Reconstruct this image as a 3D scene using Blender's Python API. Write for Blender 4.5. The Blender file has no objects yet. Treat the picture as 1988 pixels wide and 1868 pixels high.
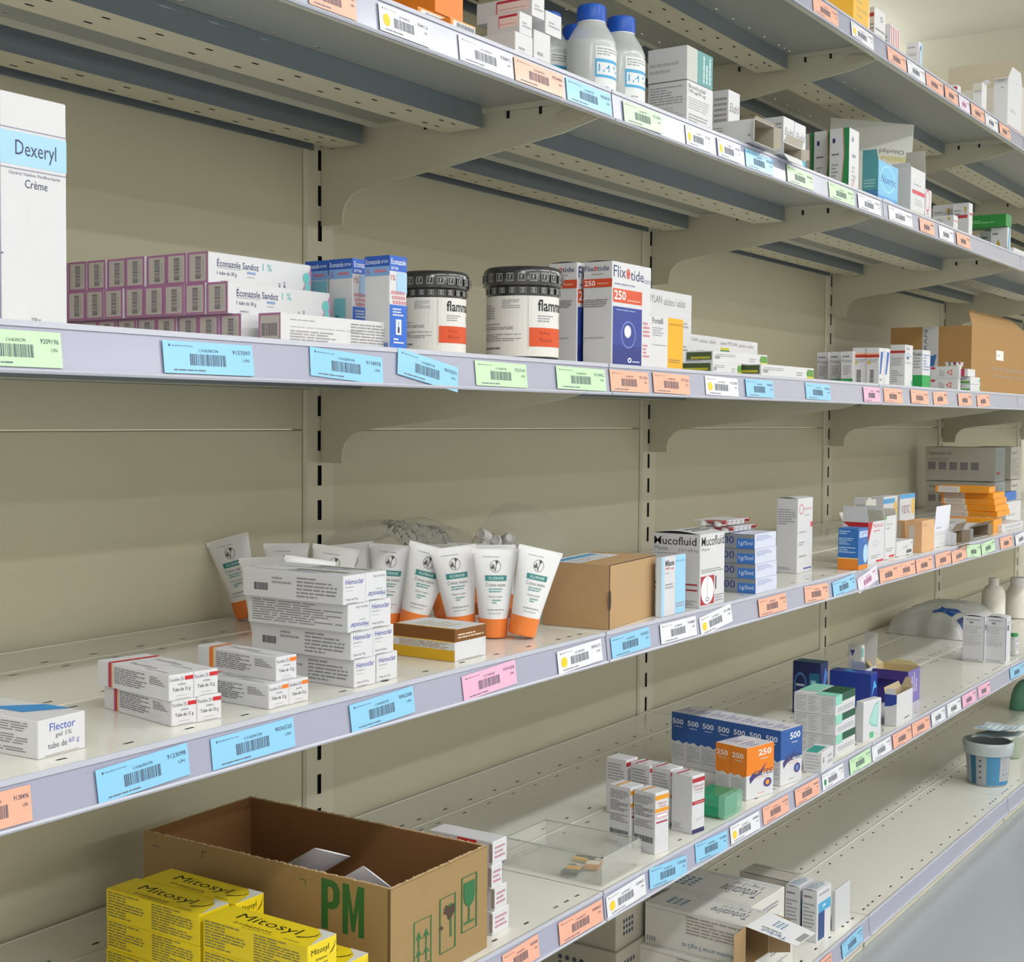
import bpy, bmesh, math, random
from mathutils import Vector, Matrix
random.seed(7)
sc = bpy.context.scene
IMW, IMH = 1988, 1868
# ------------------------------------------------------------ camera
CAM = Vector((-1.5119, -0.8696, 0.9895)); YAW, PIT, ROL, FPX = .5894, -.0448, .0075, 2700.3
cF = Vector((math.cos(YAW)*math.cos(PIT), math.sin(YAW)*math.cos(PIT), math.sin(PIT)))
cR = Vector((math.sin(YAW), -math.cos(YAW), 0)); cU = cR.cross(cF)
_c, _s = math.cos(ROL), math.sin(ROL)
cR, cU = _c*cR + _s*cU, -_s*cR + _c*cU
cam = bpy.data.objects.new('camera', bpy.data.cameras.new('camera')); sc.collection.objects.link(cam)
cam.matrix_world = Matrix((( cR.x, cU.x, -cF.x, CAM.x), (cR.y, cU.y, -cF.y, CAM.y), (cR.z, cU.z, -cF.z, CAM.z), (0, 0, 0, 1)))
cam.data.sensor_fit = 'HORIZONTAL'; cam.data.sensor_width = 36; cam.data.lens = 36*FPX/IMW
cam.data.clip_start = .02; cam.data.clip_end = 60
sc.camera = cam
# ------------------------------------------------------------ world, lights, exposure
sc.view_settings.view_transform = 'Standard'; sc.view_settings.look = 'None'
sc.view_settings.gamma = 1; sc.view_settings.use_curve_mapping = False
sc.view_settings.exposure = -0.93
w = bpy.data.worlds.new('world'); sc.world = w; w.use_nodes = True
w.node_tree.nodes['Background'].inputs[0].default_value = (.9, .92, 1, 1)
w.node_tree.nodes['Background'].inputs[1].default_value = .25
TUBES = [(x, y, e) for y, e in ((-1.6, 33.), (-3.5, 30.), (-5.2, 30.), (1.4, 26.)) for x in (-2.9, -1.2, .5, 2.2, 3.9)]  # last row, behind the rack, is added to brighten ceiling and end wall
CEIL, XW0, XW1, YW0, YW1 = 2.65, -4.0, 4.6, -6.2, 2.2
def tube_light(energy):
    l = bpy.data.lights.new('tube', 'AREA'); l.shape = 'RECTANGLE'; l.size = 1.35; l.size_y = .14
    l.energy = energy; l.color = (.98, .985, 1.0)
    o = bpy.data.objects.new('tube', l); sc.collection.objects.link(o); o.location = (0, 0, -.062)
    k = l.copy(); k.energy = energy*.35; u = bpy.data.objects.new('added_uplight', k); sc.collection.objects.link(u); u.location = (0, 0, .006); u.rotation_euler.x = math.pi  # upward light added to brighten the ceiling and soften the fill
    return o, u
# ------------------------------------------------------------ helpers
SZ = dict(E=.0625, D=.3902, C=.7214, B=1.058, A=1.3963, S=1.6823)   # shelf heights
def ray(px, py): return cF + cR*((px-IMW/2)/FPX) - cU*((py-IMH/2)/FPX)
def onz(px, py, z):
    d = ray(px, py); t = (z-CAM.z)/d.z; return CAM.x+t*d.x, CAM.y+t*d.y
def ony(px, y, z):
    x = 0.
    for _ in range(12):
        a = pxof(x, y, z); b = pxof(x+.001, y, z); x += (px-a)/((b-a)/.001)
    return x
def pxof(x, y, z):
    d = Vector((x, y, z))-CAM; return IMW/2 + FPX*d.dot(cR)/d.dot(cF)
def zat(x, y, py):
    z = CAM.z
    for _ in range(8):
        d = Vector((x, y, z))-CAM; v = IMH/2-FPX*d.dot(cU)/d.dot(cF)
        d.z += .001; v2 = IMH/2-FPX*d.dot(cU)/d.dot(cF); z += (py-v)/((v2-v)/.001)
    return z
def along(x, y, z, dx, dy, px):
    t = .05
    for _ in range(14):
        a = pxof(x+dx*t, y+dy*t, z); b = pxof(x+dx*(t+1e-3), y+dy*(t+1e-3), z); t += max(-.2, min(.2, (px-a)/((b-a)/1e-3)))
    return t
def lin(c):
    if isinstance(c, str): c = tuple(int(c[i:i+2], 16) for i in (0, 2, 4))
    return tuple(((v/255)/12.92 if v/255 <= .04045 else ((v/255+.055)/1.055)**2.4) for v in c)+(1,)
MC = {}
def M(c, rough=.55, metal=0., spec=.5, kind=None, **k):
    key = (c, rough, metal, spec, kind, tuple(sorted(k.items())))
    if key in MC: return MC[key]
    m = bpy.data.materials.new('material'); m.use_nodes = True; nt = m.node_tree; b = nt.nodes['Principled BSDF']
    b.inputs['Base Color'].default_value = lin(c); b.inputs['Roughness'].default_value = rough
    b.inputs['Metallic'].default_value = metal; b.inputs['Specular IOR Level'].default_value = spec
    if 'coat' in k: b.inputs['Coat Weight'].default_value = k['coat']; b.inputs['Coat Roughness'].default_value = .12
    if kind == 'clear':      # thin clear plastic
        out = nt.nodes['Material Output']; t = nt.nodes.new('ShaderNodeBsdfTransparent'); mx = nt.nodes.new('ShaderNodeMixShader')
        t.inputs[0].default_value = lin(k.get('tint', 'ffffff')); mx.inputs[0].default_value = k.get('op', .3)
        nt.links.new(t.outputs[0], mx.inputs[1]); nt.links.new(b.outputs[0], mx.inputs[2]); nt.links.new(mx.outputs[0], out.inputs[0])
    if kind == 'emit':
        b.inputs['Emission Color'].default_value = lin(c); b.inputs['Emission Strength'].default_value = k['e']
    if kind in ('mottle', 'board', 'paint'):
        n = nt.nodes.new('ShaderNodeTexNoise'); n.inputs['Scale'].default_value = k.get('sc', 8); n.inputs['Detail'].default_value = 5
        tc = nt.nodes.new('ShaderNodeTexCoord'); nt.links.new(tc.outputs['Object'], n.inputs['Vector'])
        r = nt.nodes.new('ShaderNodeMix'); r.data_type = 'RGBA'; c0 = lin(c); a = k.get('amt', .06)
        r.inputs[6].default_value = tuple(v*(1-a) for v in c0[:3])+(1,); r.inputs[7].default_value = tuple(min(1, v*(1+a)) for v in c0[:3])+(1,)
        nt.links.new(n.outputs['Fac'], r.inputs[0]); nt.links.new(r.outputs[2], b.inputs['Base Color'])
        if kind != 'mottle':
            bp = nt.nodes.new('ShaderNodeBump'); bp.inputs['Strength'].default_value = k.get('bump', .15); bp.inputs['Distance'].default_value = .001
            n2 = nt.nodes.new('ShaderNodeTexNoise'); n2.inputs['Scale'].default_value = k.get('bs', 300)
            nt.links.new(tc.outputs['Object'], n2.inputs['Vector']); nt.links.new(n2.outputs['Fac'], bp.inputs['Height']); nt.links.new(bp.outputs[0], b.inputs['Normal'])
    MC[key] = m; return m
TC = {}
def textmesh(s, bold=0, it=0):
    key = (s, bold, it)
    if key not in TC:
        cu = bpy.data.curves.new('t', 'FONT'); cu.body = s; cu.resolution_u = 2; cu.offset = (0, .006, .016)[bold]; cu.shear = .35*it
        o = bpy.data.objects.new('t', cu); me = bpy.data.meshes.new_from_object(o)
        vs = [(v.co.x, v.co.y) for v in me.vertices]; fs = [tuple(p.vertices) for p in me.polygons]
        bpy.data.objects.remove(o); bpy.data.curves.remove(cu); bpy.data.meshes.remove(me)
        if vs:
            x0, x1 = min(v[0] for v in vs), max(v[0] for v in vs); y0, y1 = min(v[1] for v in vs), max(v[1] for v in vs)
            vs = [((x-x0)/max(1e-6, x1-x0), (y-y0)/max(1e-6, y1-y0)) for x, y in vs]
        TC[key] = (vs, fs)
    return TC[key]
class MB:
    def __init__(s): s.v = []; s.f = []; s.m = []; s.ms = []
    def mi(s, m):
        if isinstance(m, (str, tuple)): m = M(m)
        if m not in s.ms: s.ms.append(m)
        return s.ms.index(m)
    def add(s, vs, fs, m):
        n = len(s.v); s.v += [tuple(v) for v in vs]; k = s.mi(m)
        for f in fs: s.f.append(tuple(n+i for i in f)); s.m.append(k)
    def quad(s, a, b, c, d, m): s.add([a, b, c, d], [(0, 1, 2, 3)], m)
    def box(s, x0, x1, y0, y1, z0, z1, m, faces='FBLRTD'):
        vs = [(x0, y0, z0), (x1, y0, z0), (x1, y1, z0), (x0, y1, z0), (x0, y0, z1), (x1, y0, z1), (x1, y1, z1), (x0, y1, z1)]
        F = dict(D=(0, 3, 2, 1), T=(4, 5, 6, 7), F=(0, 1, 5, 4), R=(1, 2, 6, 5), B=(2, 3, 7, 6), L=(3, 0, 4, 7))
        s.add(vs, [F[k] for k in faces], m)
    def prism(s, pts, ax, a0, a1, m):     # extrude 2-D outline along an axis
        def P(p, a): return {'x': (a, p[0], p[1]), 'y': (p[0], a, p[1]), 'z': (p[0], p[1], a)}[ax]
        n = len(pts); s.add([P(p, a0) for p in pts]+[P(p, a1) for p in pts],
              [tuple(range(n)), tuple(range(2*n-1, n-1, -1))]+[(i, i+n, (i+1) % n+n, (i+1) % n) for i in range(n)], m)
    def lathe(s, prof, m, n=28, cx=0, cy=0, axis=None):
        vs = []
        for r, z in prof:
            for i in range(n): vs.append((cx+r*math.cos(i*2*math.pi/n), cy+r*math.sin(i*2*math.pi/n), z))
        fs = [(j*n+i, j*n+(i+1) % n, (j+1)*n+(i+1) % n, (j+1)*n+i) for j in range(len(prof)-1) for i in range(n)]
        if prof[0][0] > 1e-5: fs.append(tuple(range(n-1, -1, -1)))
        if prof[-1][0] > 1e-5: fs.append(tuple((len(prof)-1)*n+i for i in range(n)))
        if axis: vs = [axis @ Vector(v) for v in vs]
        s.add(vs, fs, m)
    def sheet(s, pts, th, m, m2=None):    # thin panel from an outline in space
        p = [Vector(q) for q in pts]; n = (p[1]-p[0]).cross(p[2]-p[0]).normalized()*th; k = len(p)
        s.add(p, [tuple(range(k))], m); s.add([q-n for q in p], [tuple(range(k-1, -1, -1))], m2 or m)
        s.add(p+[q-n for q in p], [(i+k, (i+1) % k+k, (i+1) % k, i) for i in range(k)], m2 or m)
    def prints(s, faces, pr):
        for i, p in enumerate(pr):
            f = faces[p[0]]; off = .00012+.000022*i; kind = p[1]; u0, v0, u1, v1 = p[2:6]; col = p[6]
            m = col if not isinstance(col, str) else M(col, .5)
            def Q(a, b, c, d, nseg=None):
                ns = nseg or getattr(f, 'seg', 1)
                ns = max(1, min(ns, int(abs(c-a)*ns+1))); sv = getattr(f, 'segv', 0); sv = max(1, int(abs(d-b)*sv+1)) if sv else 1
                if sv > 1:
                    for q in range(sv):
                        for j in range(ns): s.quad(*[f(a+(c-a)*(j+p1)/ns, b+(d-b)*(q+p2)/sv, off) for p1, p2 in ((0, 0), (1, 0), (1, 1), (0, 1))], m)
                    return
                for j in range(ns):
                    s.quad(f(a+(c-a)*j/ns, b, off), f(a+(c-a)*(j+1)/ns, b, off), f(a+(c-a)*(j+1)/ns, d, off), f(a+(c-a)*j/ns, d, off), m)
            if kind == 'r': Q(u0, v0, u1, v1)
            elif kind == 't':
                opt = p[8] if len(p) > 8 else ''; vs, fs = textmesh(p[7], 'b' in opt and 1 or ('B' in opt and 2 or 0), 'i' in opt)
                o = []
                for x, y in vs:
                    if 'u' in opt: x, y = 1-x, 1-y
                    if 'l' in opt: x, y = 1-y, x
                    if 'd' in opt: x, y = y, 1-x
                    o.append(f(u0+(u1-u0)*x, v0+(v1-v0)*y, off))
                s.add(o, fs, m)
            elif kind == 'g':              # rows of small print
                if isinstance(col, str): m = M('%02x%02x%02x' % tuple(int(int(col[q:q+2], 16)*.72+62) for q in (0, 2, 4)), .5)
                n = p[7]; vert = len(p) > 8 and 'v' in p[8]; rnd = random.Random(int(u0*977+v0*3313+n*17))
                for j in range(n):
                    t = 0; end = rnd.choice((1, 1, .95, .7, .85, .5))
                    while t < end-.04:
                        L = min(end-t, rnd.uniform(.06, .28))
                        if vert: Q(u0+(u1-u0)*(j+.25)/n, v0+(v1-v0)*t, u0+(u1-u0)*(j+.72)/n, v0+(v1-v0)*(t+L))
                        else: Q(u0+(u1-u0)*t, v1-(v1-v0)*(j+.72)/n, u0+(u1-u0)*(t+L), v1-(v1-v0)*(j+.25)/n)
                        t += L+.025
            elif kind == 'b':              # barcode
                vert = len(p) > 7 and p[7] == 'v'; rnd = random.Random(5); t = 0
                while t < .97:
                    L = rnd.choice((.012, .02, .032))
                    if vert: Q(u0, v0+(v1-v0)*t, u1, v0+(v1-v0)*min(1, t+L), 1)
                    else: Q(u0+(u1-u0)*t, v0, u0+(u1-u0)*min(1, t+L), v1, 1)
                    t += L+rnd.choice((.012, .016, .024))
            elif kind == 'o':
                k = 20; rin = p[7] if len(p) > 7 else 0; cu, cv, ru, rv = (u0+u1)/2, (v0+v1)/2, (u1-u0)/2, (v1-v0)/2
                P = [(math.cos(a*2*math.pi/k), math.sin(a*2*math.pi/k)) for a in range(k)]
                if rin: s.add([f(cu+ru*a, cv+rv*b, off) for a, b in P]+[f(cu+ru*rin*a, cv+rv*rin*b, off) for a, b in P], [(a, (a+1) % k, (a+1) % k+k, a+k) for a in range(k)], m)
                else: s.add([f(cu+ru*a, cv+rv*b, off) for a, b in P], [tuple(range(k))], m)
            elif kind == 'p':
                s.add([f(u0+(u1-u0)*a, v0+(v1-v0)*b, off) for a, b in p[7]], [tuple(range(len(p[7])))], m)
            elif kind == 'h':              # hazard hatching
                n = p[7]
                for j in range(n):
                    a = u0+(u1-u0)*j/n; e = (u1-u0)/n
                    s.add([f(a, v0, off), f(a+e*.5, v0, off), f(min(u1, a+e), v1, off), f(a+e*.5, v1, off)], [(0, 1, 2, 3)], m)
    def build(s, name, parent=None, loc=None, smooth=False, bev=0):
        me = bpy.data.meshes.new(name); me.from_pydata(s.v, [], s.f)
        for m in s.ms: me.materials.append(m)
        me.polygons.foreach_set('material_index', s.m)
        if smooth:
            me.polygons.foreach_set('use_smooth', [True]*len(s.f))
        me.update(); o = bpy.data.objects.new(name, me); sc.collection.objects.link(o)
        if smooth:
            try: me.set_sharp_from_angle(angle=math.radians(40))
            except Exception: pass
        if parent: o.parent = parent
        if loc: o.location = loc
        return o
def tag(o, label=None, cat=None, group=None, kind=None):
    if label: o['label'] = label
    if cat: o['category'] = cat
    if group: o['group'] = group
    if kind: o['kind'] = kind
    return o
def empty(name, loc, rz=0):
    o = bpy.data.objects.new(name, None); sc.collection.objects.link(o); o.location = loc; o.rotation_euler = (0, 0, rz)
    o.empty_display_size = .05; return o
ORD = ['zeroth', 'first', 'second', 'third', 'fourth', 'fifth', 'sixth', 'seventh', 'eighth', 'ninth', 'tenth', 'eleventh', 'twelfth', 'thirteenth', 'fourteenth', 'fifteenth', 'sixteenth', 'seventeenth', 'eighteenth', 'nineteenth', 'twentieth', 'twenty-first', 'twenty-second', 'twenty-third']
SHN = dict(S='top shelf', A='second shelf', B='third shelf', C='fourth shelf', D='fifth shelf', E='bottom shelf')
# ------------------------------------------------------------ room
WALL = M('dedacb', .6, kind='paint', sc=1.2, amt=.03)
def struct(name, x0, x1, y0, y1, z0, z1, m):
    b = MB(); b.box(x0, x1, y0, y1, z0, z1, m); return tag(b.build(name), kind='structure')
struct('floor', XW0-.1, XW1+.1, YW0-.1, YW1+.1, -.1, 0, M('a9afb4', .25, kind='paint', sc=2.5, amt=.07, bump=.05))
struct('ceiling', XW0-.1, XW1+.1, YW0-.1, YW1+.1, CEIL, CEIL+.1, M('e2e0d6', .7, kind='paint', sc=2, amt=.03))
struct('wall_left', XW0-.1, XW0, YW0, YW1, 0, CEIL, WALL); struct('wall_right', XW1, XW1+.1, YW0, YW1, 0, CEIL, WALL)
struct('wall_front', XW0, XW1, YW0-.1, YW0, 0, CEIL, WALL); struct('wall_back', XW0, XW1, YW1, YW1+.1, 0, CEIL, WALL)
for i, (x, y, energy) in enumerate(TUBES):
    e = empty('ceiling_light', (x, y, CEIL-.16)); b = MB(); b.box(-.72, .72, -.1, .1, -.055, 0, 'e8e8e4'); b.build('housing', e)
    b = MB(); b.box(-.69, .69, -.08, .08, -.0615, -.0555, M('f6f6ff', .4)); b.build('diffuser', e)
    for l in tube_light(energy): l.parent = e
    b = MB(); b.box(-.55, -.545, -.003, .003, .0005, .16, 'c8c8c8'); b.box(.545, .55, -.003, .003, .0005, .16, 'c8c8c8'); b.build('hanger', e)
    tag(e, 'white hanging strip light in the %s row, %s from the left' % (('nearest', 'middle', 'farthest', 'added behind-rack')[i//5], ORD[i % 5+1]), 'light', 'strip lights over the aisle')
# ------------------------------------------------------------ shelving
PANEL = M('d4ceb5', .38, kind='paint', sc=2, amt=.03, bump=.04); DECK = M('e6e5dc', .16, kind='paint', sc=2, amt=.02, bump=.02)
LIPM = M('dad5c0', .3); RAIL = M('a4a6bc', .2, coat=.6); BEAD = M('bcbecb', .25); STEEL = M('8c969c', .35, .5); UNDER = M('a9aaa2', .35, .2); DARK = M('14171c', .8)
STRIP = M('d6d0b8', .4)
DEPTH = .48
EDGE = M('f2f0e4', .25)
def holed(b, x0, x1, y0, y1, z, m, rows, hw=.005, hd=.0035, xs=None):
    """sheet of metal at height z with rows of punched slots"""
    ys = [y0]
    for r in rows: ys += [r-hd/2, r+hd/2]
    ys.append(y1)
    for k in range(0, len(ys)-1, 2): b.quad((x0, ys[k], z), (x1, ys[k], z), (x1, ys[k+1], z), (x0, ys[k+1], z), m)
    for r in rows:
        x = x0
        for h in xs:
            b.quad((x, r-hd/2, z), (h-hw, r-hd/2, z), (h-hw, r+hd/2, z), (x, r+hd/2, z), m); x = h+hw
        b.quad((x, r-hd/2, z), (x1, r-hd/2, z), (x1, r+hd/2, z), (x, r+hd/2, z), m)
HX = [.03, .055, .08] + [.12+.0667*i for i in range(12)] + [.92, .945, .97]
HX = [h-.5 for h in HX]
def make_shelf():
    e = empty('gondola_shelf', (0, 0, 0))
    for k, (y0, y1) in enumerate(((.0015, .188), (.190, .366), (.368, .469))):
        b = MB(); rows = [(y0+.017), (y1-.017)] if k == 0 else ([y0+.017, y1-.017] if k == 1 else [y0+.017])
        holed(b, -.4985, .4985, y0, y1, 0, DECK, rows, xs=HX)
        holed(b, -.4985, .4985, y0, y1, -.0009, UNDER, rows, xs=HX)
        for y in (y0, y1): b.box(-.4985, .4985, y-.0004, y+.0004, -.008, 0, LIPM)
        for x in (-.4985, .4978): b.box(x, x+.0007, y0, y1, -.008, 0, LIPM)
        b.box(-.4985, .4985, y1-.0022, y1, 0, .0006, EDGE); b.box(.4962, .4985, y0, y1, 0, .0006, EDGE)
        b.build('deck_panel', e)
    for y0, y1 in ((.183, .243), (.386, .440)):
        b = MB(); z = -.029
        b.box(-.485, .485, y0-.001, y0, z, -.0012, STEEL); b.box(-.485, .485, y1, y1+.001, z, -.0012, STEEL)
        holed(b, -.485, .485, y0-.001, y1+.001, z, STRIP, [y0+.017, y0+.043], xs=HX[1:-1])
        b.box(-.485, .485, (y0+y1)/2-.001, (y0+y1)/2+.001, z+.0003, -.0012, DARK)
        b.build('support_channel', e)
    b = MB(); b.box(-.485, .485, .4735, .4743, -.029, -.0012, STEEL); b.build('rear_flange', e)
    b = MB()
    b.prism([(0, -.0005), (.0012, -.0012), (.0012, -.0328), (.010, -.0328), (.010, -.034), (0, -.034)], 'x', -.4988, .4988, LIPM)
    b.build('front_lip', e)
    b = MB()
    b.prism([(-.0012, .0005), (-.0002, .0005), (-.0032, -.036), (-.0052, -.036)], 'x', -.4985, .4985, RAIL)
    b.prism([(-.0012, .0012), (-.0024, .001), (-.003, -.0035), (-.0016, -.0035)], 'x', -.4985, .4985, BEAD)
    b.prism([(-.0045, -.0345), (-.0075, -.0345), (-.0085, -.0362), (-.0075, -.038), (-.0035, -.038)], 'x', -.4985, .4985, BEAD)
    b.build('label_rail', e)
    return e
def kids(o): return [c for c in sc.collection.objects if c.parent == o]
KC = {}
def copy_tree(o, parent=None):
    if o.name not in KC: KC[o.name] = kids(o)
    c = o.copy(); sc.collection.objects.link(c)
    if parent: c.parent = parent
    for ch in KC[o.name]: copy_tree(ch, c)
    return c
proto = None
BAY = ['bay at the near left end', 'second bay from the left', 'third bay from the left', 'fourth bay from the left', 'last bay on the right']
for sh, z in SZ.items():
    for i in range(-1, 4):
        if proto is None: proto = make_shelf(); s = proto
        else: s = copy_tree(proto)
        s.location = (i+.5, 0, z)
        tag(s, 'cream metal shelf board with label rail, %s, %s' % (SHN[sh], BAY[i+1]), 'shelf', 'shelf boards of the rack')
def make_bracket():
    b = MB()
    pr = [(.012, -.030), (.07, -.045), (.25, -.070), (.36, -.082), (.40, -.087), (.418, -.094), (.429, -.105), (.434, -.118), (.435, -.134), (.474, -.134), (.474, -.002), (.34, -.002), (.012, -.012)]
    b.prism(pr, 'x', .001, .004, LIPM)
    k = 20; o = [(.055+.021*math.cos(a*2*math.pi/k), -.0255+.0085*math.sin(a*2*math.pi/k)) for a in range(k)]
    b.prism(o, 'x', -.0012, .0012, STRIP)
    for y in (.10, .15, .285): b.box(-.0004, .0012, y, y+.004, -.017, -.004, DARK); b.box(-.0004, .0012, y-.01, y+.016, -.0052, -.003, DARK)
    k = 12; o = [(.452+.005*math.cos(a*2*math.pi/k), -.022+.005*math.sin(a*2*math.pi/k)) for a in range(k)]
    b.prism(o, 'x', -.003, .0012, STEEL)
    return b.build('shelf_bracket')
bp = None
POSTN = ['first', 'second', 'third', 'fourth', 'last']
for sh in 'SABCD':
    for i in range(0, 5):
        if bp is None: bp = make_bracket(); o = bp
        else: o = bp.copy(); sc.collection.objects.link(o)
        o.location = (i, 0, SZ[sh])
        tag(o, 'tapered cream steel bracket under the %s, on the %s upright' % (SHN[sh], POSTN[i]), 'bracket', 'shelf brackets')
def make_post():
    e = empty('upright_post', (0, 0, 0)); b = MB(); y = .4755
    z = .02
    b.quad((-.03, y+.004, 0), (-.026, y, 0), (-.026, y, 1.95), (-.03, y+.004, 1.95), LIPM)
    for x0, x1 in ((-.026, -.004), (.0045, .03)): b.quad((x0, y, 0), (x1, y, 0), (x1, y, 1.95), (x0, y, 1.95), LIPM)
    b.quad((-.03, y+.004, 0), (-.03, y+.004, 1.95), (-.03, .51, 1.95), (-.03, .51, 0), LIPM)
    b.quad((.03, y, 0), (.03, y, 1.95), (.03, .51, 1.95), (.03, .51, 0), LIPM)
    b.quad((-.03, y, 1.95), (.03, y, 1.95), (.03, .51, 1.95), (-.03, .51, 1.95), LIPM)
    while z < 1.93:
        b.quad((-.004, y, z), (.0045, y, z), (.0045, y, z+.021), (-.004, y, z+.021), LIPM); z += .05
    b.build('column', e)
    b = MB(); b.box(-.006, .0065, y+.004, y+.012, 0, 1.94, DARK); b.box(-.036, .036, .4935, .4955, 0, 1.94, DARK); b.build('slot_shade_backing', e)  # dark backing paints the slots' shade; wide plate added to block light leaks
    return e
pp = None
for i in range(-1, 5):
    if pp is None: pp = make_post(); o = pp
    else: o = copy_tree(pp)
    o.location = (i, 0, 0)
    tag(o, 'cream slotted steel upright post, %s from the left along the back' % ORD[i+2], 'post', 'slotted uprights')
qp = {}
for i in range(-1, 4):
    for k, (z0, z1) in enumerate(((.01, .9715), (.9725, 1.93))):
        if k not in qp:
            b = MB(); b.prism([(.481, z0), (.481, z1-.002), (.483, z1), (.492, z1), (.492, z0)], 'x', -.469, .469, PANEL); o = qp[k] = b.build('back_panel')
        else: o = qp[k].copy(); sc.collection.objects.link(o)
        o.location = (i+.5, 0, 0)
        tag(o, '%s beige steel back panel of the %s' % (('lower', 'upper')[k], BAY[i+1]), 'panel', 'back panels of the rack')
for i in range(-1, 4):
    b = MB(); b.prism([(.005, .001), (.005, .0238), (.012, .0238), (.012, .001)], 'x', -.499, .492, LIPM); o = b.build('kick_plate'); o.location = (i+.5, 0, 0)
    tag(o, 'narrow cream kick plate at floor level under the %s' % BAY[i+1], 'kick plate', 'kick plates')
# ------------------------------------------------------------ cartons
K, G1, G2, NV = '2b2b30', '85858a', 'a9a9ac', '2c3566'
def place(sh, at=None, aty=None, attop=None, R=None, W=None, L=None, D=None, top=None, H=None, base=0, rot=0, dz=0):
    z = SZ[sh]+base+dz+.0004; r = math.radians(rot)
    if at: x, y = onz(at[0], at[1], z)
    elif aty: y = aty[1]; x = ony(aty[0], y, z)
    else: x, y = onz(attop[0], attop[1], z+H)
    if H is None: H = zat(x, y, top)-z
    if W is None: W = along(x, y, z, math.cos(r), math.sin(r), R)
    if D is None: D = along(x, y, z, -math.sin(r), math.cos(r), L)
    return x, y, z, W, D, H, r
def boxfaces(W, D, H, bow=0):
    A = lambda t: bow*math.sin(math.pi*min(1, max(0, t)))
    def T(u, v, o): return (u*W, v*D, H+A(v)+o)
    T.seg = 1
    return dict(F=lambda u, v, o: (u*W, -o, v*H), L=lambda u, v, o: (-o, (1-u)*D, v*H), R=lambda u, v, o: (W+o, u*D, v*H), T=T)
def shell(b, W, D, H, col, bow=0, seam=None, e=.0007):
    """closed carton: chamfered body, tuck lid and a dark tuck seam"""
    z1 = H
    V = [(e, 0, 0), (W-e, 0, 0), (W, e, 0), (W, D-e, 0), (W-e, D, 0), (e, D, 0), (0, D-e, 0), (0, e, 0)]
    n = 8; b.add([(x, y, 0) for x, y, _ in V]+[(x, y, z1-e) for x, y, _ in V], [tuple(range(n-1, -1, -1))]+[(i, (i+1) % n, (i+1) % n+n, i+n) for i in range(n)], col)
    if bow == 0:
        b.add([(x, y, z1-e) for x, y, _ in V]+[(min(W-e, max(e, x)), min(D-e, max(e, y)), z1) for x, y, _ in V], [(i, (i+1) % n, (i+1) % n+n, i+n) for i in range(n)]+[tuple(range(n, 2*n))], col)
    else:
        k = 8; ys = [D*j/k for j in range(k+1)]; zz = [z1-e+bow*math.sin(math.pi*j/k) for j in range(k+1)]
        b.add([(0, y, z) for y, z in zip(ys, zz)]+[(W, y, z) for y, z in zip(ys, zz)], [(j, j+k+1, j+k+2, j+1) for j in range(k)], col)
        for x in (.0002, W-.0002): b.add([(x, y, z-.0002) for y, z in zip(ys, zz)]+[(x, y, z1-e) for y in ys], [(j, j+1, j+k+2, j+k+1) for j in range(k)], DARK)
CNT = []
def carton(label, sh, prints=(), col='d8d8dc', name='medicine_carton', cat='carton', group=None, bow=0, kw=None, **pl):
    x, y, z, W, D, H, r = place(sh, **pl)
    b = MB(); shell(b, W, D, H, M(col, .42), bow); b.prints(boxfaces(W, D, H, bow), prints)
    o = b.build(name, loc=(x, y, z)); o.rotation_euler.z = r; o['dims'] = (W, D, H)
    del o['dims']; tag(o, label, cat, group); CNT.append((label, round(x, 3), round(y, 3), round(W, 3), round(D, 3), round(H, 3)))
    return o
def sheet_part(name, parent, pts, col, col2=None, th=.0006, prints=None):
    b = MB(); b.sheet(pts, th, M(col, .5), M(col2 or col, .6)); p = [Vector(q) for q in pts]
    if prints:
        n = (p[1]-p[0]).cross(p[3]-p[0]).normalized()
        b.prints({'S': lambda u, v, o: tuple(p[0].lerp(p[1], u).lerp(p[3].lerp(p[2], u), v)+n*o)}, prints)
    return b.build(name, parent)
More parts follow.
